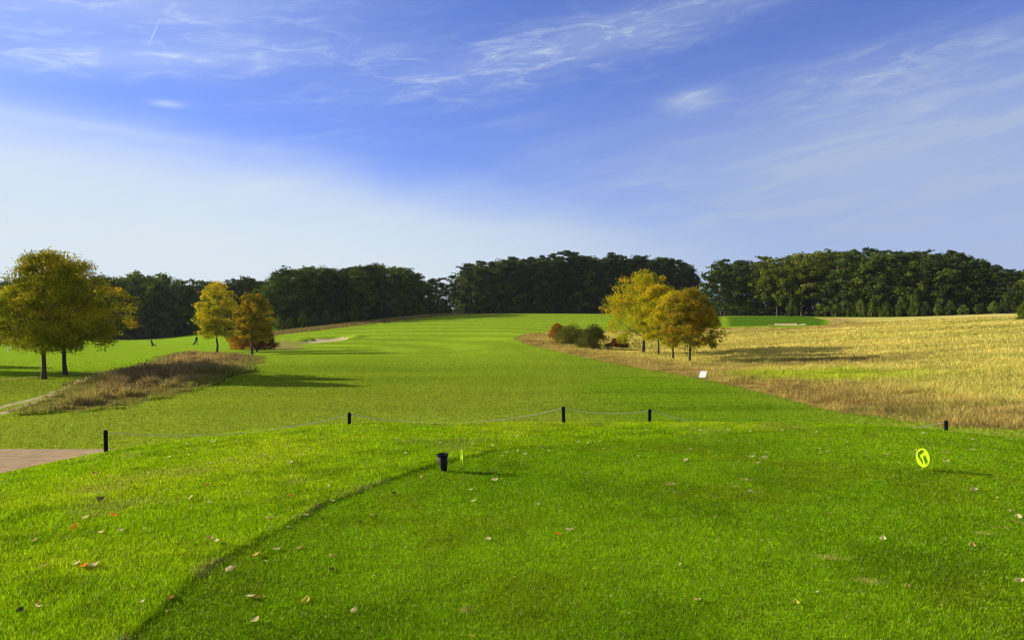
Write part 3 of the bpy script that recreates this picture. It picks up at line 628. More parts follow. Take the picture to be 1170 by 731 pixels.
def foreground_trees():
    p = at(50, 433); Ht = pm(433-284, p.y)
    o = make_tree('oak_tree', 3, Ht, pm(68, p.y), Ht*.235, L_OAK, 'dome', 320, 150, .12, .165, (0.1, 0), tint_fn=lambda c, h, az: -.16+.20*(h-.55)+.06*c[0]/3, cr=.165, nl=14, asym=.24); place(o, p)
    tag(o, 'big rounded green-gold tree at far left with a straight leaning trunk, nearest the dirt track', 'tree')
    p = at(75, 428); Ht = pm(428-292, p.y)
    o = make_tree('oak_tree', 14, Ht, pm(62, p.y), Ht*.22, L_OAK, 'dome', 280, 135, .12, .165, (.25, 0), tint_fn=lambda c, h, az: -.06+.12*c[0]/3+.2*(h-.5), cr=.17, nl=12, asym=.30); place(o, p)
    o.location.x = p.x+.0; tag(o, 'orange-tinged tree just behind and right of the big rounded tree on the left', 'tree')
    for px, Y, top, lab in ((-40, 60, 298, 'tree at the left edge of the photo, only its crown edge showing'), (-150, 62, 300, 'tree outside the left edge that casts the shadow on the practice field'), (-190, 74, 296, 'second tree outside the left edge that casts a thin shadow on the practice field')):
        q = col_at(px, Y); c = copy_tree(o); H0 = pm(428-292, p.y); s = (EYE+(HZ-top)/F*Y-q.z)/H0; place(c, q, px*.7, (s, s, s)); tag(c, lab, 'tree')
    p = at(248, 402); Ht = pm(402-322, p.y); o = make_tree('maple_tree', 5, Ht, pm(24, p.y), Ht*.21, L_GOLD, 'egg', 150, 85, .23, .17, tint_fn=lambda c, h, az: -.10+.15*(h-.5), cr=.26, asym=.10); place(o, p)
    tag(o, 'slim egg-shaped golden green tree left of the red bushes', 'tree')
    p = at(288, 404.5); Ht = pm(404-332, p.y); o = make_tree('maple_tree', 6, Ht, pm(24, p.y), Ht*.2, L_RUST, 'egg', 150, 85, .22, .19, tint_fn=lambda c, h, az: -.26+.2*(h-.5), cr=.22, asym=.16); place(o, p)
    tag(o, 'rusty brown tree growing in front of the red bushes', 'tree')
    p = at(294, 402); Ht = pm(402-345, p.y); o = make_tree('maple_tree', 61, Ht, pm(17, p.y), Ht*.25, L_RUST, 'egg', 90, 70, .22, .13, cr=.28); place(o, p)
    tag(o, 'smaller rusty tree close behind the rusty brown tree by the red bushes', 'tree')
    # row of four on the right
    row = [(735, 404, 309, 47, 9, L_GOLD, -.20, 'tallest and leftmost yellow-green tree of the row at the meadow edge'),
           (752, 407, 322, 34, 21, L_GOLD, -.10, 'second yellow tree of the row at the meadow edge, with a thin straight trunk'),
           (769, 411, 332, 32, 22, L_GOLD, -.04, 'third tree of the row at the meadow edge, golden and half hidden'),
           (788, 415, 329, 41, 23, L_RUST, -.30, 'nearest and rightmost tree of the row, browning at its crown, by the small white sign')]
    for px, py, top, w, seed, mt, dt, lab in row:
        p = at(px, py); Ht = pm(py-top, p.y)
        o = make_tree('chestnut_tree', seed, Ht, pm(w, p.y), Ht*(.13 if px < 740 else .23), mt, 'dome', 210, 105, .17, .20 if px == 735 else .13, (.1, 0), tint_fn=lambda c, h, az, dt=dt: dt+.16*(h-.5)+(.035 if px > 740 else .01)*c[0], cr=.185, asym=.34 if px > 740 else .15); place(o, p)
        tag(o, lab, 'tree', 'trees in the row at the meadow edge')
    p = at(744, 399.5); o = make_tree('sapling', 31, 2.6, .5, 1.3, L_GOLD, 'egg', 20, 40, .15, .06); place(o, p); tag(o, 'thin young sapling between the first two trunks of the row', 'tree')
foreground_trees()

def bushes():
    L = [(637, 388, 20, 20, L_RUST, .42, 'rust_bush', 'sparse rusty orange bush at the left end of the bushes in the meadow tip'),
         (652, 394, 42, 25, L_OLIVE, .12, 'bush', 'mid green bush between the rusty bush and the dark round bush'),
         (678, 399.5, 42, 29, L_OLIVE, -.12, 'bush', 'dark grey-green rounded bush left of the yellow tree row'),
         (706, 397.5, 26, 12, L_RED, -.15, 'bush', 'low dark red bush under the yellow-green tree crown'),
         (277, 399.5, 38, 28, L_RUST, .50, 'bush', 'orange-red bush left of the rusty tree trunk'),
         (303, 399.5, 30, 26, L_RED, -.10, 'bush', 'dark crimson bush right of the rusty tree trunk'),
         (1172, 366, 22, 22, L_LIGHT, 0, 'bush', 'green bush cut by the right edge of the photo in front of the pines')]
    for i, (px, py, w, h, mt, dt, nm, lab) in enumerate(L):
        p = at(px, py); o = make_bush('bush', 200+i, pm(h*1.06, p.y), pm(w/2*1.1, p.y), mt, 90, 110, .08+.0006*p.y, tint_fn=lambda c, hh, az, dt=dt: dt); place(o, p); tag(o, lab, 'bush')
bushes()

def woods():
    random.seed(5)
    W = [make_tree('woodland_tree', 300+i, 18, 6.4+.6*(i % 3), 1.0, L_WOOD, ['dome', 'round', 'egg', 'dome'][i % 4], 130, 48, .50, .28, cr=.18, asym=.28, nl=7, tubn=5) for i in range(5)]
    Lt = [make_tree('woodland_tree', 320+i, 18, 5.0, 3.5, L_LIGHT, 'round', 100, 46, .48, .28, cr=.21, asym=.25, nl=7, tubn=5) for i in range(2)]
    Yt = [make_tree('woodland_tree', 330, 18, 5.5, 4, L_YEL, 'round', 100, 46, .48, .28, cr=.2, asym=.2, nl=7, tubn=5)]
    Pn = [make_pine('pine_tree', 340+i, 20, 4.2, [6.5, 4.5, 5.5, 8, 3.5][i], L_PINE, 96, 38, .48) for i in range(5)]
    Bs = [make_bush('shrub', 360+i, 3.2, 2.6, [L_WOOD, L_GREY, L_LIGHT, L_WOOD][i], 34, 40, .34) for i in range(4)]
    used = set()
    def put(proto, base_h, p, h, wid=1.0, lab='', group=None, cat='tree'):
        if proto.name in used: o = copy_tree(proto)
        else: o = proto; used.add(proto.name)
        s = h/base_h; place(o, p-Vector((0, 0, .1)), random.uniform(0, 6.28), (s**.75*wid, s**.75*wid, s)); tag(o, lab, cat, group); return o
    def prof(px, T): return float(np.interp(px, [t[0] for t in T], [t[1] for t in T]))
    ordn = ['first', 'second', 'third', 'fourth', 'fifth', 'sixth', 'seventh', 'eighth', 'ninth', 'tenth', 'eleventh', 'twelfth', 'thirteenth', 'fourteenth', 'fifteenth', 'sixteenth', 'seventeenth', 'eighteenth', 'nineteenth', 'twentieth', 'twenty-first', 'twenty-second', 'twenty-third', 'twenty-fourth', 'twenty-fifth', 'twenty-sixth', 'twenty-seventh', 'twenty-eighth']
    def stand(px0, px1, T, Yf, step, pick, where, group, rows=3, dY=7, jit=.35, maxpx=1400):
        for r in range(rows):
            px = px0+(step*.5*(r % 2)); k = 0
            while px <= px1:
                q = px+random.uniform(-jit, jit)*step; Y = Yf(q)+r*dY+random.uniform(-1.8, 1.8); p = col_at(q, Y)
                top = prof(q, T)+(random.uniform(-3.5, 8) if r == 0 else random.uniform(-.5, 5)); h = EYE+(HZ-top)/F*Y-p.z
                pr, bh, nm = pick(q, r)
                if r == 0: lab = f'{nm}, {ordn[min(k, 27)]} from left in the front row of {where}'
                else: lab = f'dark tree crowded into the back rows of {where}'
                put(pr, bh, p, h, random.uniform(.8, 1.25), lab, group)
                px += step; k += 1
    rc = random.choice
    wood = lambda q, r: (rc(W), 18, 'dark green broadleaf tree')
    TL = [(-60, 318), (120, 314), (140, 311), (160, 309), (180, 311), (195, 313), (215, 319), (232, 318), (250, 316), (270, 314), (300, 313), (330, 316)]
    def pl(q, r):
        if r == 0 and 185 < q < 196: return (Lt[0], 18, 'lighter green tree')
        if r == 0 and (150 < q < 160): return (Lt[1], 18, 'lighter green tree')
        return wood(q, r)
    stand(-60, 330, TL, lambda q: 256, 16.5, pl, 'the far left wood', 'trees of the left wood')
    TM = [(300, 330), (306, 318), (314, 309), (330, 303), (352, 299), (366, 301), (378, 306), (388, 300), (400, 297), (430, 298), (450, 300), (465, 304), (476, 311), (490, 317), (503, 319), (514, 316), (522, 322)]
    def pmid(q, r):
        if r == 0 and q < 322: return (Lt[0], 18, 'mid green broadleaf tree')
        if q > 476: return (rc(Pn+W), 19, 'dark pine or broadleaf tree')
        return wood(q, r)
    stand(309, 517, TM, lambda q: float(np.interp(q, [300, 400, 460, 520], [214, 224, 248, 278])), 18.5, pmid, 'the round-topped wood', 'trees of the middle wood', 3, 6)
    TP = [(525, 303), (534, 299), (545, 296), (570, 295), (600, 291), (625, 290), (655, 287), (680, 291), (700, 290), (720, 291), (745, 294), (770, 296), (790, 300), (803, 302)]
    def pp(q, r):
        if r == 0 and 535 < q < 562: return (rc(W), 18, 'dark leafy tree')
        if r and random.random() < .55: return (rc(W), 18, 'dark leafy tree')
        return (rc(Pn), 20, 'tall dark pine')
    stand(533, 795, TP, lambda q: 284, 12.2, pp, 'the hilltop pines', 'trees of the hilltop pine stand', 4, 5)
    TR = [(815, 296), (822, 293), (840, 291), (856, 294), (870, 296), (880, 291), (892, 298), (905, 290), (915, 287), (930, 284), (950, 285), (975, 281), (990, 285), (1010, 284), (1030, 283), (1050, 286), (1075, 284), (1100, 287), (1110, 290), (1120, 298), (1140, 304), (1165, 306), (1180, 303), (1240, 300)]
    def prr(q, r):
        if r == 0 and 870 < q < 889: return (Yt[0], 18, 'yellow-green tree')
        if r <= 1 and 915 < q < 945: return (Yt[0], 18, 'yellow-topped tree')
        if r == 0 and (886 < q < 912): return (rc(Lt), 18, 'mid green leafy tree')
        if random.random() < .5: return (rc(W), 18, 'leafy woodland tree')
        return (rc(Pn), 20, 'dark spreading pine')
    stand(826, 1235, TR, lambda q: float(np.interp(q, [815, 950, 1060, 1170, 1240], [232, 212, 196, 182, 172])), 15.0, prr, 'the right-hand wood', 'trees of the right-hand wood', 3, 6)
    # shrubs along the foot of the woods
    def shr(px, Y, hpx, wpx, kind, lab, grp='shrubs at the foot of the woods'):
        p = col_at(px, Y); h = pm(hpx, Y); pr = Bs[kind]
        if pr.name in used: o = copy_tree(pr)
        else: o = pr; used.add(pr.name)
        sx = pm(wpx/2, Y)/2.6; place(o, p-Vector((0, 0, .1)), random.uniform(0, 6.28), (sx, sx, h/3.2)); tag(o, lab, 'shrub', grp)
    for i, (px, Y, h, w, k) in enumerate([(318, 207, 18, 15, 2), (331, 208, 15, 16, 0), (346, 208, 21, 13, 2), (360, 209, 18, 15, 1), (373, 210, 20, 16, 1), (386, 213, 15, 14, 0), (404, 222, 20, 13, 0), (414, 224, 17, 15, 1), (428, 228, 21, 15, 0), (441, 234, 19, 16, 1), (454, 242, 17, 15, 0), (468, 250, 16, 15, 1), (482, 256, 17, 15, 0), (496, 264, 14, 15, 0), (510, 272, 14, 15, 0)]):
        shr(px, Y, h, w, k, f'{["dark", "grey-green", "light green", "dark"][k]} shrub, {ordn[i]} from the left below the round-topped wood')
    for i in range(24):
        shr(532+i*11.6+random.uniform(-2, 2), 281+random.uniform(0, 9), random.uniform(10, 17), 16, 0, 'dark undergrowth shrub between the trunks of the hilltop pine stand', 'undergrowth shrubs of the hilltop pine stand')
    for i in range(24):
        shr(524+i*11.9+random.uniform(-2, 2), 300+random.uniform(0, 9), random.uniform(20, 30), 20, 0, 'dark undergrowth shrub between the trunks of the hilltop pine stand', 'undergrowth shrubs of the hilltop pine stand')
    for i in range(23):
        shr(-50+i*16+random.uniform(-3, 3), 252+random.uniform(0, 5), random.uniform(9, 24), 20, rc([0, 0, 3]), 'dark shrub at the foot of the distant wood beyond the practice field', 'shrubs below the distant wood')
    for i, (px, h, w, k) in enumerate([(905, 22, 17, 0), (938, 12, 16, 0), (955, 18, 14, 0), (972, 17, 12, 2), (984, 24, 16, 0), (1000, 30, 18, 2), (1013, 20, 18, 2), (1030, 27, 16, 0), (1046, 32, 16, 2), (1058, 20, 14, 0), (1072, 16, 15, 0), (1086, 20, 15, 0), (1101, 14, 14, 0), (1118, 14, 14, 0), (1135, 17, 15, 0), (1152, 28, 22, 0)]):
        shr(px, float(np.interp(px, [815, 950, 1060, 1170], [228, 208, 191, 176])), h, w, k, f'{["dark", "", "leafy light green"][k]} shrub, {ordn[i]} from the left at the foot of the right-hand wood')
    for i in range(26):
        px = 822+i*15.5; shr(px+random.uniform(-3, 3), float(np.interp(px, [815, 950, 1060, 1240], [246, 226, 210, 190])), random.uniform(18, 32), 22, 0, 'dark shrub filling the depth of the wood beyond the meadow', 'inner shrubs of the right-hand wood')
    for i in range(14):
        px = 306+i*15.5; shr(px+random.uniform(-3, 3), float(np.interp(px, [300, 400, 460, 520], [222, 233, 258, 288])), random.uniform(18, 30), 22, 0, 'dark shrub filling the depth of the round-topped wood', 'inner shrubs of the middle wood')
woods()

# ------------------------------------------------------------------ man-made things
M_BLACK = princ('black_plastic', (.005, .006, .008), .6, .2)
M_BPOST = princ('black_post_paint', (.008, .009, .011), .8, .15)
M_ROPE = princ('pale_rope', (.66, .63, .48), .95, .1)
M_YEL = princ('yellow_plastic', (.36, .56, .006), .6, .1)
M_WHITE = princ('white_board', (.80, .80, .74), .6, .3)
M_STEEL = princ('grey_metal', (.22, .23, .22), .5, .5)
def bm_obj(name, bm, mat, parent=None, smooth=False):
    bmesh.ops.recalc_face_normals(bm, faces=bm.faces); me = bpy.data.meshes.new(name); bm.to_mesh(me); bm.free(); me.materials.append(mat)
    if smooth:
        for p in me.polygons: p.use_smooth = True
    return link(name, me, parent)
def lathe(bm, prof, n=24, mat=Matrix()):
    rings = []
    for r, z in prof: rings.append([bm.verts.new(mat @ Vector((r*math.cos(2*math.pi*k/n), r*math.sin(2*math.pi*k/n), z))) for k in range(n)])
    for i in range(len(rings)-1):
        for k in range(n): bm.faces.new((rings[i][k], rings[i][(k+1) % n], rings[i+1][(k+1) % n], rings[i+1][k]))
    return rings
def box(bm, c, s, rot=Matrix()):
    r = bmesh.ops.create_cube(bm, size=1.0); M = Matrix.Translation(Vector(c)) @ rot.to_4x4() @ Matrix.Diagonal((s[0], s[1], s[2], 1)); bmesh.ops.transform(bm, matrix=M, verts=r['verts']); return r['verts']

POST = [(121, 519, 491, 12.3), (399, 492, 471, 14.0), (644, 485, 464, 14.2), (742, 483, 467, 14.6), (1081, 494, 480, 14.6)]
def fence():
    labs = ['black rope post furthest left, beside the brick paving', 'black rope post second from left, above the left half of the crest', 'black rope post right of the bucket, third from left', 'short looking black rope post, fourth from left, close to the third one', 'black rope post furthest right, next to the dry meadow']
    tops = []; proto = None
    for i, (px, pb, pt, Y) in enumerate(POST):
        X = (px-CX)/F*Y; g = float(H(X, Y)); zt = EYE-(pt-HZ)/F*Y; h = zt-g
        root = link('rope_post', None); root.location = (X, Y, g); tag(root, labs[i], 'post', 'rope posts along the crest of the tee')
        bm = bmesh.new(); rings = lathe(bm, [(.032, -.12), (.032, h-.05), (.032, h-.02), (.027, h-.004), (.012, h), (.0005, h+.001)], 20); bm_obj('shaft', bm, M_BPOST, root, True)
        bm = bmesh.new(); lathe(bm, [(.032, h-.058), (.036, h-.056), (.036, h-.038), (.032, h-.036)], 20); bm_obj('collar', bm, M_BLACK, root, True)
        ln = random.uniform(-1, 1); root.rotation_euler = (R(ln*.8), R([-1, .5, -1.6, 1.2, -1.0][i]), 0)
        tops.append(Vector((X, Y, zt-.045)))
    M = [(.0, 'pale sagging rope between the first and second posts'), (0, 'pale rope hanging between the second and third posts behind the bucket'), (0, 'short pale rope between the third and fourth posts'), (0, 'long low pale rope that dips behind the crest before the furthest right post')]
    sag = [.30, .20, .06, .34]
    for i in range(4):
        a, b = tops[i], tops[i+1]; P = []; L = (b-a).length; tan = (b-a).normalized()*.045; a2 = a+tan; b2 = b-tan
        for k in range(41):
            t = k/40; p = a2.lerp(b2, t)
            s = sag[i]*4*t*(1-t); p.z -= s
            if i == 0: p.z = a2.z+(b2.z-a2.z)*t-.17*4*t*(1-t)
            gz = float(H(p.x, p.y))+.004; p.z = max(p.z, gz); P.append(p)
        tv, tf = tubes([(P, [.008]*41)], 6); o = link('rope', mesh_np('rope', tv, tf, M_ROPE, True)); tag(o, M[i][1], 'rope', 'ropes between the black posts')
fence()

def tee_markers():
    R0 = .108; n_r, n_a, th = 30, 120, .006; bm = bmesh.new(); g = {}
    def cap(p, a, b, w):
        ax, ay = a; bx, by = b; t = max(0, min(1, ((p[0]-ax)*(bx-ax)+(p[1]-ay)*(by-ay))/((bx-ax)**2+(by-ay)**2))); return math.hypot(p[0]-ax-t*(bx-ax), p[1]-ay-t*(by-ay)) < w
    def hole(x, y):
        if math.hypot(x, y) > .82: return False
        return cap((x, y), (-.60, .25), (-.10, .68), .20) or cap((x, y), (-.55, .02), (-.10, -.38), .16) or cap((x, y), (-.10, -.38), (.02, -.60), .10) or cap((x, y), (.28, .10), (.60, -.42), .23)
    def v(i, j, s):
        k = (i, j % n_a if i else 0, s)
        if k not in g: r = R0*i/n_r; a = 2*math.pi*j/n_a; g[k] = bm.verts.new((r*math.cos(a), s*th, r*math.sin(a)))
        return g[k]
    solid = {}
    for i in range(n_r):
        for j in range(n_a):
            r = (i+.5)/n_r; a = 2*math.pi*(j+.5)/n_a; solid[(i, j)] = not hole(r*math.cos(a), r*math.sin(a))
    for (i, j), s in solid.items():
        if not s: continue
        for sd in (-1, 1):
            f = [v(i, j, sd), v(i+1, j, sd), v(i+1, j+1, sd), v(i, j+1, sd)]; f = list(dict.fromkeys(f)); bm.faces.new(f)
        for (a, b, ni) in (((i+1, j), (i+1, j+1), (i+1, j)), ((i, j), (i, j+1), (i-1, j)), ((i, j), (i+1, j), (i, j-1)), ((i, j+1), (i+1, j+1), (i, j+1))):
            nk = (ni[0], ni[1] % n_a); open_ = ni[0] >= n_r or (ni[0] >= 0 and not solid[nk])
            if open_ and not (a[0] == 0 and b[0] == 0): bm.faces.new((v(*a, -1), v(*b, -1), v(*b, 1), v(*a, 1)))
    bmesh.ops.transform(bm, matrix=Matrix.Translation((0, 0, R0+.045)), verts=bm.verts)
    p = at(1054, 537.5); root = link('tee_marker', None); root.location = p
    bm_obj('disc', bm, M_YEL, root)
    bm = bmesh.new(); lathe(bm, [(.0005, -.05), (.006, -.02), (.007, .0), (.007, .055), (.0005, .056)], 10); bm_obj('spike', bm, M_YEL, root, True)
    bm = bmesh.new(); box(bm, (0, -.04, .012), (.012, .11, .008)); bm_obj('foot_bar', bm, M_YEL, root)
    root.rotation_euler = (0, R(4), R(-76)); tag(root, 'yellow round tee marker with cut-out swirl emblem, facing the camera on the right', 'tee marker', 'yellow tee markers')
    c = copy_tree(root); c.location = at(528, 540); c.rotation_euler = (0, R(2), R(-79)); c['label'] = 'yellow tee marker seen edge-on beside the black bucket'
tee_markers()
def bucket():
    p = at(507.5, 538.5); root = link('bucket', None); root.location = p; h = .205; bm = bmesh.new()
    lathe(bm, [(.0005, 0), (.030, 0), (.033, .006), (.066, h), (.062, h), (.030, .012), (.0005, .012)], 28); bm_obj('body', bm, M_BLACK, root, True)
    bm = bmesh.new(); lathe(bm, [(.066, h-.016), (.071, h-.014), (.073, h-.002), (.071, h+.003), (.064, h+.003), (.0615, h-.01)], 28); bm_obj('rim', bm, M_BLACK, root, True)
    bm = bmesh.new(); lathe(bm, [(.0005, h-.03), (.056, h-.035)], 20); bm_obj('seed_mix', bm, princ('seed_and_sand', (.12, .09, .06), .95), root)
    root.rotation_euler = (R(3), R(-6), 0); tag(root, 'small black tapered plastic bucket leaning slightly left on the tee', 'bucket')
bucket()
def sign():
    p = at(803, 436.5); root = link('info_sign', None); root.location = p; s = pm(1, p.y); tag(root, 'small white tilted board on two legs at the edge of the meadow', 'sign')
    tilt = Matrix.Rotation(R(-38), 3, 'X'); w, h = 8.0*s, 9.5*s*1.15; z0 = 9.0*s
    bm = bmesh.new(); box(bm, (0, 0, z0), (w, h, .02), tilt.inverted()); bmesh.ops.bevel(bm, geom=bm.edges[:], offset=.004, segments=1); bm_obj('panel', bm, M_WHITE, root)
    bm = bmesh.new()
    for sx in (-1, 1): box(bm, (sx*(w/2+.02), 0, z0), (.03, h+.04, .045), tilt.inverted())
    bm_obj('frame', bm, M_STEEL, root)
    for sx in (-1, 1):
        bm = bmesh.new(); r = lathe(bm, [(.014, -.05), (.014, z0)], 8, Matrix.Translation((sx*w*.38, 0, 0))); bm_obj('leg', bm, M_STEEL, root)
    root.rotation_euler = (0, R(0), R(-28))
sign()

def golfer():
    p = at(224.5, 394); root = link('person', None); root.location = p; tag(root, 'standing golfer in dark clothes on the far practice field', 'person')
    def skin(name, vs, es, rs, mat, par):
        me = bpy.data.meshes.new(name); me.from_pydata(vs, es, []); o = link(name, me, par); m = o.modifiers.new('skin', 'SKIN')
        for i, r in enumerate(rs): me.skin_vertices[0].data[i].radius = (r, r)
        me.skin_vertices[0].data[0].use_root = True; sb = o.modifiers.new('sub', 'SUBSURF'); sb.levels = sb.render_levels = 1; me.materials.append(mat); return o
    vs = [(0, 0, .95), (0, 0, 1.2), (0, 0, 1.42), (0, 0, 1.52), (0, .02, 1.62), (0, .02, 1.72), (-.19, 0, 1.40), (-.25, .06, 1.13), (-.16, .22, .98), (.19, 0, 1.40), (.25, .06, 1.13), (.12, .24, .98), (-.10, 0, .9), (-.13, .03, .48), (-.14, 0, .06), (-.14, .16, .03), (.10, 0, .9), (.13, .03, .48), (.15, 0, .06), (.15, .16, .03)]
    es = [(0, 1), (1, 2), (2, 3), (3, 4), (4, 5), (2, 6), (6, 7), (7, 8), (2, 9), (9, 10), (10, 11), (0, 12), (12, 13), (13, 14), (14, 15), (0, 16), (16, 17), (17, 18), (18, 19)]
    rs = [.15, .14, .15, .06, .095, .08, .07, .045, .03, .07, .045, .03, .09, .06, .045, .035, .09, .06, .045, .035]
    # Skin modifier data layer must exist before radii are set
    me = bpy.data.meshes.new('body'); me.from_pydata(vs, es, []); o = link('body', me, root); o.modifiers.new('skin', 'SKIN')
    if not me.skin_vertices: 
        bm = bmesh.new(); bm.from_mesh(me); bm.verts.layers.skin.verify(); bm.to_mesh(me); bm.free()
    for i, r in enumerate(rs): me.skin_vertices[0].data[i].radius = (r, r)
    me.skin_vertices[0].data[0].use_root = True; sb = o.modifiers.new('sub', 'SUBSURF'); sb.levels = sb.render_levels = 1
    def fb(b, q):
        g = b.node('ShaderNodeTexCoord'); sp = b.node('ShaderNodeSeparateXYZ'); b.L.new(g.outputs['Object'], sp.inputs[0])
        c = b.mix(b.m('GREATER_THAN', sp.outputs[2], .93), (.03, .035, .05, 1), (.02, .03, .06, 1)); c = b.mix(b.m('GREATER_THAN', sp.outputs[2], 1.53), c, (.42, .24, .16, 1)); b.L.new(c, q.inputs['Base Color'])
    me.materials.append(princ('dark_clothes', (.03, .03, .05), .8, .2, fb))
    bm = bmesh.new(); lathe(bm, [(.10, 1.66), (.108, 1.70), (.09, 1.78), (.0005, 1.80)], 14, Matrix.Translation((0, .02, 0))); box(bm, (0, .13, 1.69), (.14, .12, .015)); bm_obj('cap', bm, princ('dark_cap', (.02, .02, .03), .8), root, True)
    def bag(loc, rz, lab, k=1):
        r = link('golf_trolley', None); r.location = loc; tag(r, lab, 'golf trolley', 'golf trolleys on the practice field')
        til = Matrix.Rotation(R(28), 4, 'Y'); bm = bmesh.new(); lathe(bm, [(.0005, .18), (.14, .18), (.13, .5), (.15, 1.02), (.13, 1.02), (.0005, .95)], 16, til); bm_obj('bag', bm, M_BLACK, r, True)
        for a in range(5):
            bm = bmesh.new(); T = til @ Matrix.Translation((.06*math.cos(a*1.25), .06*math.sin(a*1.25), 0)); lathe(bm, [(.008, .95), (.006, 1.18)], 6, T); box(bm, T @ Vector((.0, .02, 1.2)), (.05, .09, .04)); bm_obj('club', bm, M_STEEL, r)
        for sy in (-1, 1):
            bm = bmesh.new(); T = Matrix.Translation((.0, sy*.33, .16)) @ Matrix.Rotation(R(90), 4, 'X'); lathe(bm, [(.10, -.02), (.16, -.025), (.16, .025), (.10, .02), (.10, -.02)], 20, T); bm_obj('wheel', bm, M_BLACK, r, True)
        tv, tf = tubes([([(0, -.33, .16), (0, .33, .16)], [.012]*2), ([(0, 0, .16), (.18, 0, .55), (-.1, 0, 1.0), (-.45, 0, 1.08)], [.018]*4), ([(0, 0, .16), (.4, 0, .12)], [.014]*2)], 6); link('frame', mesh_np('frame', tv, tf, M_STEEL, True), r); r.rotation_euler = (0, 0, rz); return r
    bag(at(221, 394), .6, 'dark golf bag on a trolley beside the standing golfer')
    g = bag(at(175.5, 395.5), math.pi*.95, 'larger dark golf bag on a trolley standing alone in mid practice field'); g.scale = (1.25, 1.25, 1.25)
    q = at(9, 402); bm = bmesh.new(); lathe(bm, [(.07, -.1), (.07, 1.0), (.05, 1.04), (.0005, 1.05)], 12); o = bm_obj('distance_post', bm, M_WHITE, None, True); o.location = q; tag(o, 'short white distance post on the practice field under the leftmost crown', 'post')
golfer()

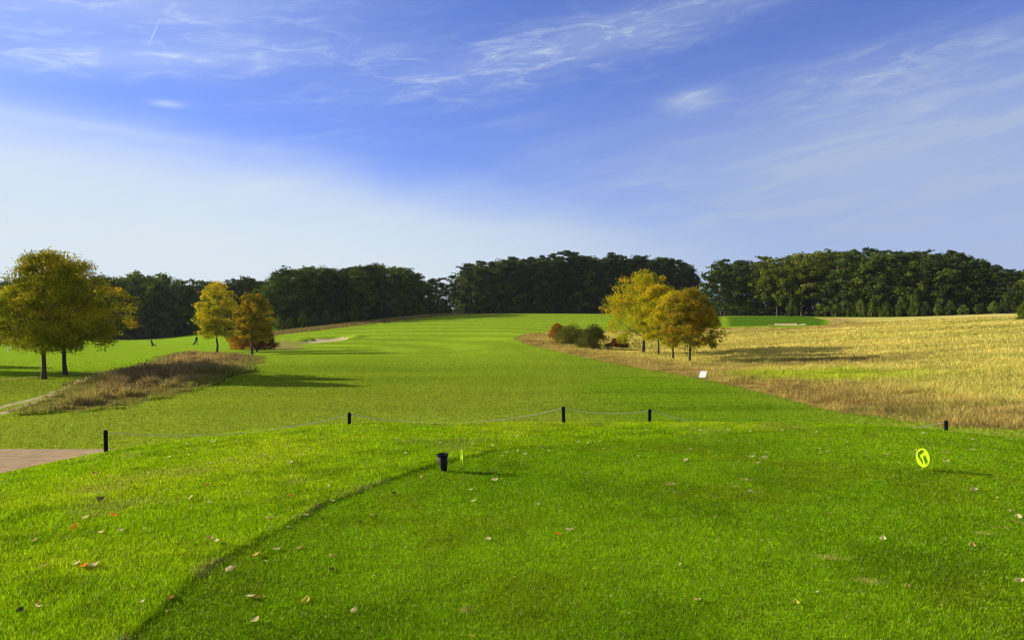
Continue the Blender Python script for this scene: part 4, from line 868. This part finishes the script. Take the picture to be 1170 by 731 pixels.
# ------------------------------------------------------------------ fallen leaves
def leaves():
    cols = {'pale': (.68, .60, .28), 'cream': (.78, .66, .34), 'tan': (.60, .45, .13), 'orange': (.80, .30, .03), 'brown': (.34, .16, .05), 'yellow': (.72, .62, .08), 'green': (.36, .44, .12), 'dark': (.10, .10, .035)}
    mats = {}
    for k, c in cols.items():
        def fl(b, p, c=c):
            g = b.node('ShaderNodeTexCoord'); oi = b.node('ShaderNodeObjectInfo'); n = b.noise(g.outputs['Object'], 45, 3, .6)
            k2 = b.m('ADD', b.m('ADD', .55, b.m('MULTIPLY', n, .5)), b.m('MULTIPLY', oi.outputs['Random'], .3)); b.L.new(b.mix(1.0, c+(1,), b.xyz(k2, k2, k2), 'MULTIPLY'), p.inputs['Base Color'])
        mats[k] = mt = princ('leaf_'+k, c, .8, .1, fl); q = NB(mt.node_tree); p_ = mt.node_tree.nodes['Principled BSDF']
        tl = q.node('ShaderNodeBsdfTranslucent'); tl.inputs[0].default_value = c+(1,); mx = q.node('ShaderNodeMixShader'); mx.inputs[0].default_value = .38
        q.L.new(p_.outputs[0], mx.inputs[1]); q.L.new(tl.outputs[0], mx.inputs[2]); q.L.new(mx.outputs[0], mt.node_tree.nodes['Material Output'].inputs[0])
    def leaf_mesh(seed, kind, mat):
        rg = random.Random(seed); n = 22 if kind == 'lobed' else 14; bm = bmesh.new(); mid = []; L, Rr = [], []
        for i in range(n+1):
            t = i/n; x = t-.5; w = .40*max(0, math.sin(math.pi*t**.8))**.7*(1-.15*t)
            if kind == 'lobed': w = (.16+.24*abs(math.sin(t*math.pi*2.6+.3)))*math.sin(math.pi*min(1, t*1.02+.02))**.5
            curl = .35*rg.uniform(.8, 1.2); zc = .18*(2*x)**2
            mid.append(bm.verts.new((x, 0, zc))); a = curl*w*1.4
            L.append((bm.verts.new((x, w*.55, zc+a*.35)), bm.verts.new((x-.02, w, zc+a*1.1+rg.uniform(-.02, .03))))); Rr.append((bm.verts.new((x, -w*.55, zc+a*.35)), bm.verts.new((x-.02, -w, zc+a*1.1+rg.uniform(-.02, .03)))))
        for i in range(n):
            for S_ in (L, Rr):
                bm.faces.new((mid[i], mid[i+1], S_[i+1][0], S_[i][0])); bm.faces.new((S_[i][0], S_[i+1][0], S_[i+1][1], S_[i][1]))
        v = [bm.verts.new(q) for q in ((.48, .012, .17), (.48, -.012, .17), (.75, -.01, .26), (.75, .01, .26))]; bm.faces.new(v)
        me = bpy.data.meshes.new('fallen_leaf'); bm.to_mesh(me); bm.free(); me.materials.append(mats[mat]); return me
    cache = {}; rg = random.Random(4)
    def leaf(px, py, wpx, colr, lab, kind='oval', group=None):
        p = at(px, py)
        if colr == 'orange': kind = 'lobed'
        key = (colr, kind, rg.randrange(3))
        if key not in cache: cache[key] = leaf_mesh(rg.random(), kind, colr)
        o = link('fallen_leaf', cache[key]); s = wpx*.98*p.length/F; s = max(s, .02); o.scale = (s, s, s*rg.uniform(.8, 1.5)); o.location = p+Vector((0, 0, .011 if px > 300 else .020))
        o.rotation_euler = (rg.uniform(-.4, .55), rg.uniform(-.55, .1), rg.uniform(-1.5, 1.5)); tag(o, lab, 'leaf', group)
    D = [(108, 543, 7, 'brown', 'small brown leaf near the top left of the bank below the paving'), (112, 565, 6, 'green', 'pale green leaf below the brown leaf on the left bank'), (114, 574, 10, 'dark', 'dark leaf in the grass of the left bank above the two orange leaves'), (98, 594, 7, 'pale', 'pale slanting leaf between the two separate orange leaves on the bank'),
     (130, 592, 9, 'orange', 'orange leaf on the bank, upper one of the two that lie alone'), (85, 605, 10, 'orange', 'orange leaf on the bank, lower one of the two that lie alone'), (116, 611, 6, 'pale', 'small pale leaf below and between the two lone orange leaves'), (138, 609, 8, 'pale', 'pale leaf standing up below the upper lone orange leaf'), (40, 620, 8, 'tan', 'tan leaf near the left edge of the bank'), (50, 650, 6, 'tan', 'tan leaf left of the orange and cream leaf cluster'),
     (88, 647, 10, 'cream', 'cream leaf on the left of the orange leaf cluster'), (97, 650, 13, 'orange', 'largest orange leaf in the cluster of three on the bank'), (108, 649.5, 11, 'cream', 'long cream leaf on the right of the orange leaf cluster'), (43, 697, 9, 'cream', 'cream leaf near the bottom left corner'), (42, 692, 6, 'brown', 'brown leaf touching the cream leaf near the bottom left corner'), (24, 701, 9, 'dark', 'dark leaf sunk in the grass near the bottom left corner'),
     (163, 691, 7, 'pale', 'pale leaf left of the reddish brown leaf at the lower end of the lip'), (196, 687, 10, 'brown', 'reddish brown leaf at the lower end of the grass lip'), (237, 557, 8, 'brown', 'brown leaf high on the middle of the bank'), (218, 571, 9, 'pale', 'pale leaf below the brown leaf high on the middle of the bank'), (240, 577, 6, 'pale', 'small pale leaf in the middle of the bank'), (333, 568, 7, 'orange', 'small orange-brown leaf above the lip'), (376, 557, 6, 'pale', 'pale leaf on the bank above the dark part of the lip'), (333, 545, 5, 'pale', 'tiny pale leaf high above the orange-brown leaf by the lip'),
     (332, 530, 8, 'cream', 'cream leaf near the crest between the second post and the lip'), (380, 574, 7, 'pale', 'pale leaf lying in the dark groove of the lip'), (349, 590, 8, 'pale', 'pale leaf just below the groove of the lip'), (306, 594, 7, 'tan', 'tan leaf on the top of the lip, left of another'), (315, 593, 6, 'tan', 'tan leaf on the top of the lip, right of another'), (330, 604, 6, 'green', 'small greenish leaf just under the lip'), (241, 618, 9, 'tan', 'tan leaf above the lower lip'), (248, 621.5, 8, 'pale', 'pale leaf touching the tan leaf above the lower lip'),
     (317, 629, 9, 'pale', 'pale flat leaf, middle of three in a row below the lip'), (293, 637, 9, 'tan', 'tan leaf, left of three in a row below the lip'), (342, 628, 8, 'tan', 'tan leaf, right of three in a row below the lip'), (379, 638, 9, 'tan', 'tan leaf above the dark leaf on the tee'), (264, 654, 11, 'cream', 'cream leaf alone left of the middle of the tee bottom'), (379, 653, 9, 'dark', 'dark green leaf below a tan leaf on the tee'), (286, 685, 12, 'cream', 'cream leaf with a brown one attached near the bottom'), (295, 686, 9, 'brown', 'brown leaf attached to a cream one near the bottom'),
     (350, 688, 13, 'yellow', 'curled yellow-brown leaf near the bottom, left of centre'), (293, 713, 13, 'cream', 'large cream leaf nearest the bottom edge'), (405, 700, 9, 'cream', 'cream leaf right of the curled yellow-brown leaf'), (425, 590, 7, 'tan', 'tan leaf on the tee left of and below the bucket'), (412, 598, 5, 'dark', 'tiny dark leaf beside a tan leaf below the bucket'), (450, 565, 7, 'dark', 'dark leaf left of and below the bucket'), (482, 547, 7, 'tan', 'tan leaf just left of the bucket foot'), (541, 574, 7, 'pale', 'pale leaf below the edge-on tee marker'), (566, 550, 8, 'cream', 'cream leaf right of the edge-on tee marker just below its shadow'),
     (558, 618, 9, 'cream', 'cream leaf in the centre of the tee'), (530, 697, 7, 'brown', 'brownish leaf sunk in the turf at the bottom centre'), (540, 729, 6, 'yellow', 'yellow leaf at the bottom edge in the centre'), (637, 612, 10, 'orange', 'orange-brown leaf right of the centre of the tee'), (651, 607, 9, 'cream', 'cream leaf beside the orange-brown leaf right of centre'), (615, 578, 6, 'pale', 'small pale leaf above the orange-brown leaf right of centre'), (776, 648, 9, 'green', 'light green leaf on the tee right of centre'), (797, 688, 11, 'tan', 'brown and tan leaf low on the tee right of centre'),
     (784, 527, 7, 'pale', 'pale leaf in the middle distance straight below the fourth post'), (859, 523, 7, 'pale', 'pale leaf, left of two close together right of centre in the distance'), (874, 524, 6, 'pale', 'pale leaf, right of two close together right of centre in the distance'), (1082, 529, 7, 'cream', 'cream leaf right of the yellow marker disc'), (1079, 519, 7, 'tan', 'tan-orange leaf above right of the yellow marker disc'), (1113, 561, 8, 'pale', 'pale leaf below the shadow of the yellow marker disc'), (1009, 618, 9, 'cream', 'cream leaf in the right half of the tee below the marker disc'), (1110, 625, 9, 'tan', 'tan leaf below the dry grass streaks at right'),
     (1036, 672, 8, 'tan', 'tan leaf low in the right half of the tee'), (909, 690, 10, 'yellow', 'bright yellow leaf low in the right half of the tee'), (934, 679, 6, 'pale', 'small pale leaf beside the bright yellow leaf'), (1165, 666, 10, 'cream', 'cream leaf at the right edge of the photo'), (1163, 592, 9, 'cream', 'cream leaf at the right edge above the dry grass streaks'), (1153, 585, 5, 'pale', 'tiny pale leaf at the right edge above a cream leaf'), (949, 588, 6, 'tan', 'small tan leaf in the right half of the tee above the dry streak')]
    for d in D: leaf(*d)
    for px, py in [(563, 510), (579, 518), (574, 522), (600, 520), (627, 516), (591, 499), (545, 518), (672, 507), (866, 530), (857, 562), (1055, 496), (1111, 515), (538, 561)]:
        leaf(px, py, 5, 'cream', 'small cream leaf lying between the edge-on marker and the marker disc', group='small leaves across the back of the tee')
    for k in range(70):
        px = rg.uniform(150, 1165); py = rg.uniform(0, 1)**1.4*38+(492 if px < 1000 else 500)+max(0, (330-px)*.12)
        leaf(px, py, rg.uniform(3, 4.8), rg.choice(['pale', 'cream', 'green', 'tan']), 'tiny pale leaf fleck scattered near the far crest of the tee', group='tiny leaf flecks along the crest of the tee')
    for k in range(22):
        leaf(rg.uniform(0, 1165), rg.uniform(570, 725), rg.uniform(2.5, 4.5), rg.choice(['pale', 'tan', 'green']), 'tiny leaf bit scattered among the larger leaves of the near turf', group='tiny leaf bits on the near turf')
leaves()

# ------------------------------------------------------------------ thin autumn haze
def haze():
    bm = bmesh.new(); box(bm, (0, 0, 22), (11000, 11000, 60)); me = bpy.data.meshes.new('haze'); bmesh.ops.recalc_face_normals(bm, faces=bm.faces); bm.to_mesh(me); bm.free()
    m = bpy.data.materials.new('haze_air'); m.use_nodes = True; nt = m.node_tree; nt.nodes.clear(); v = nt.nodes.new('ShaderNodeVolumePrincipled')
    v.inputs['Color'].default_value = (.80, .88, 1, 1); v.inputs['Density'].default_value = HAZE; v.inputs['Anisotropy'].default_value = .2
    o = nt.nodes.new('ShaderNodeOutputMaterial'); nt.links.new(v.outputs[0], o.inputs['Volume']); me.materials.append(m)
    tag(link('haze', me), 'thin pale haze lying over the whole golf course', 'haze', None, 'stuff')
HAZE = .00006
haze()
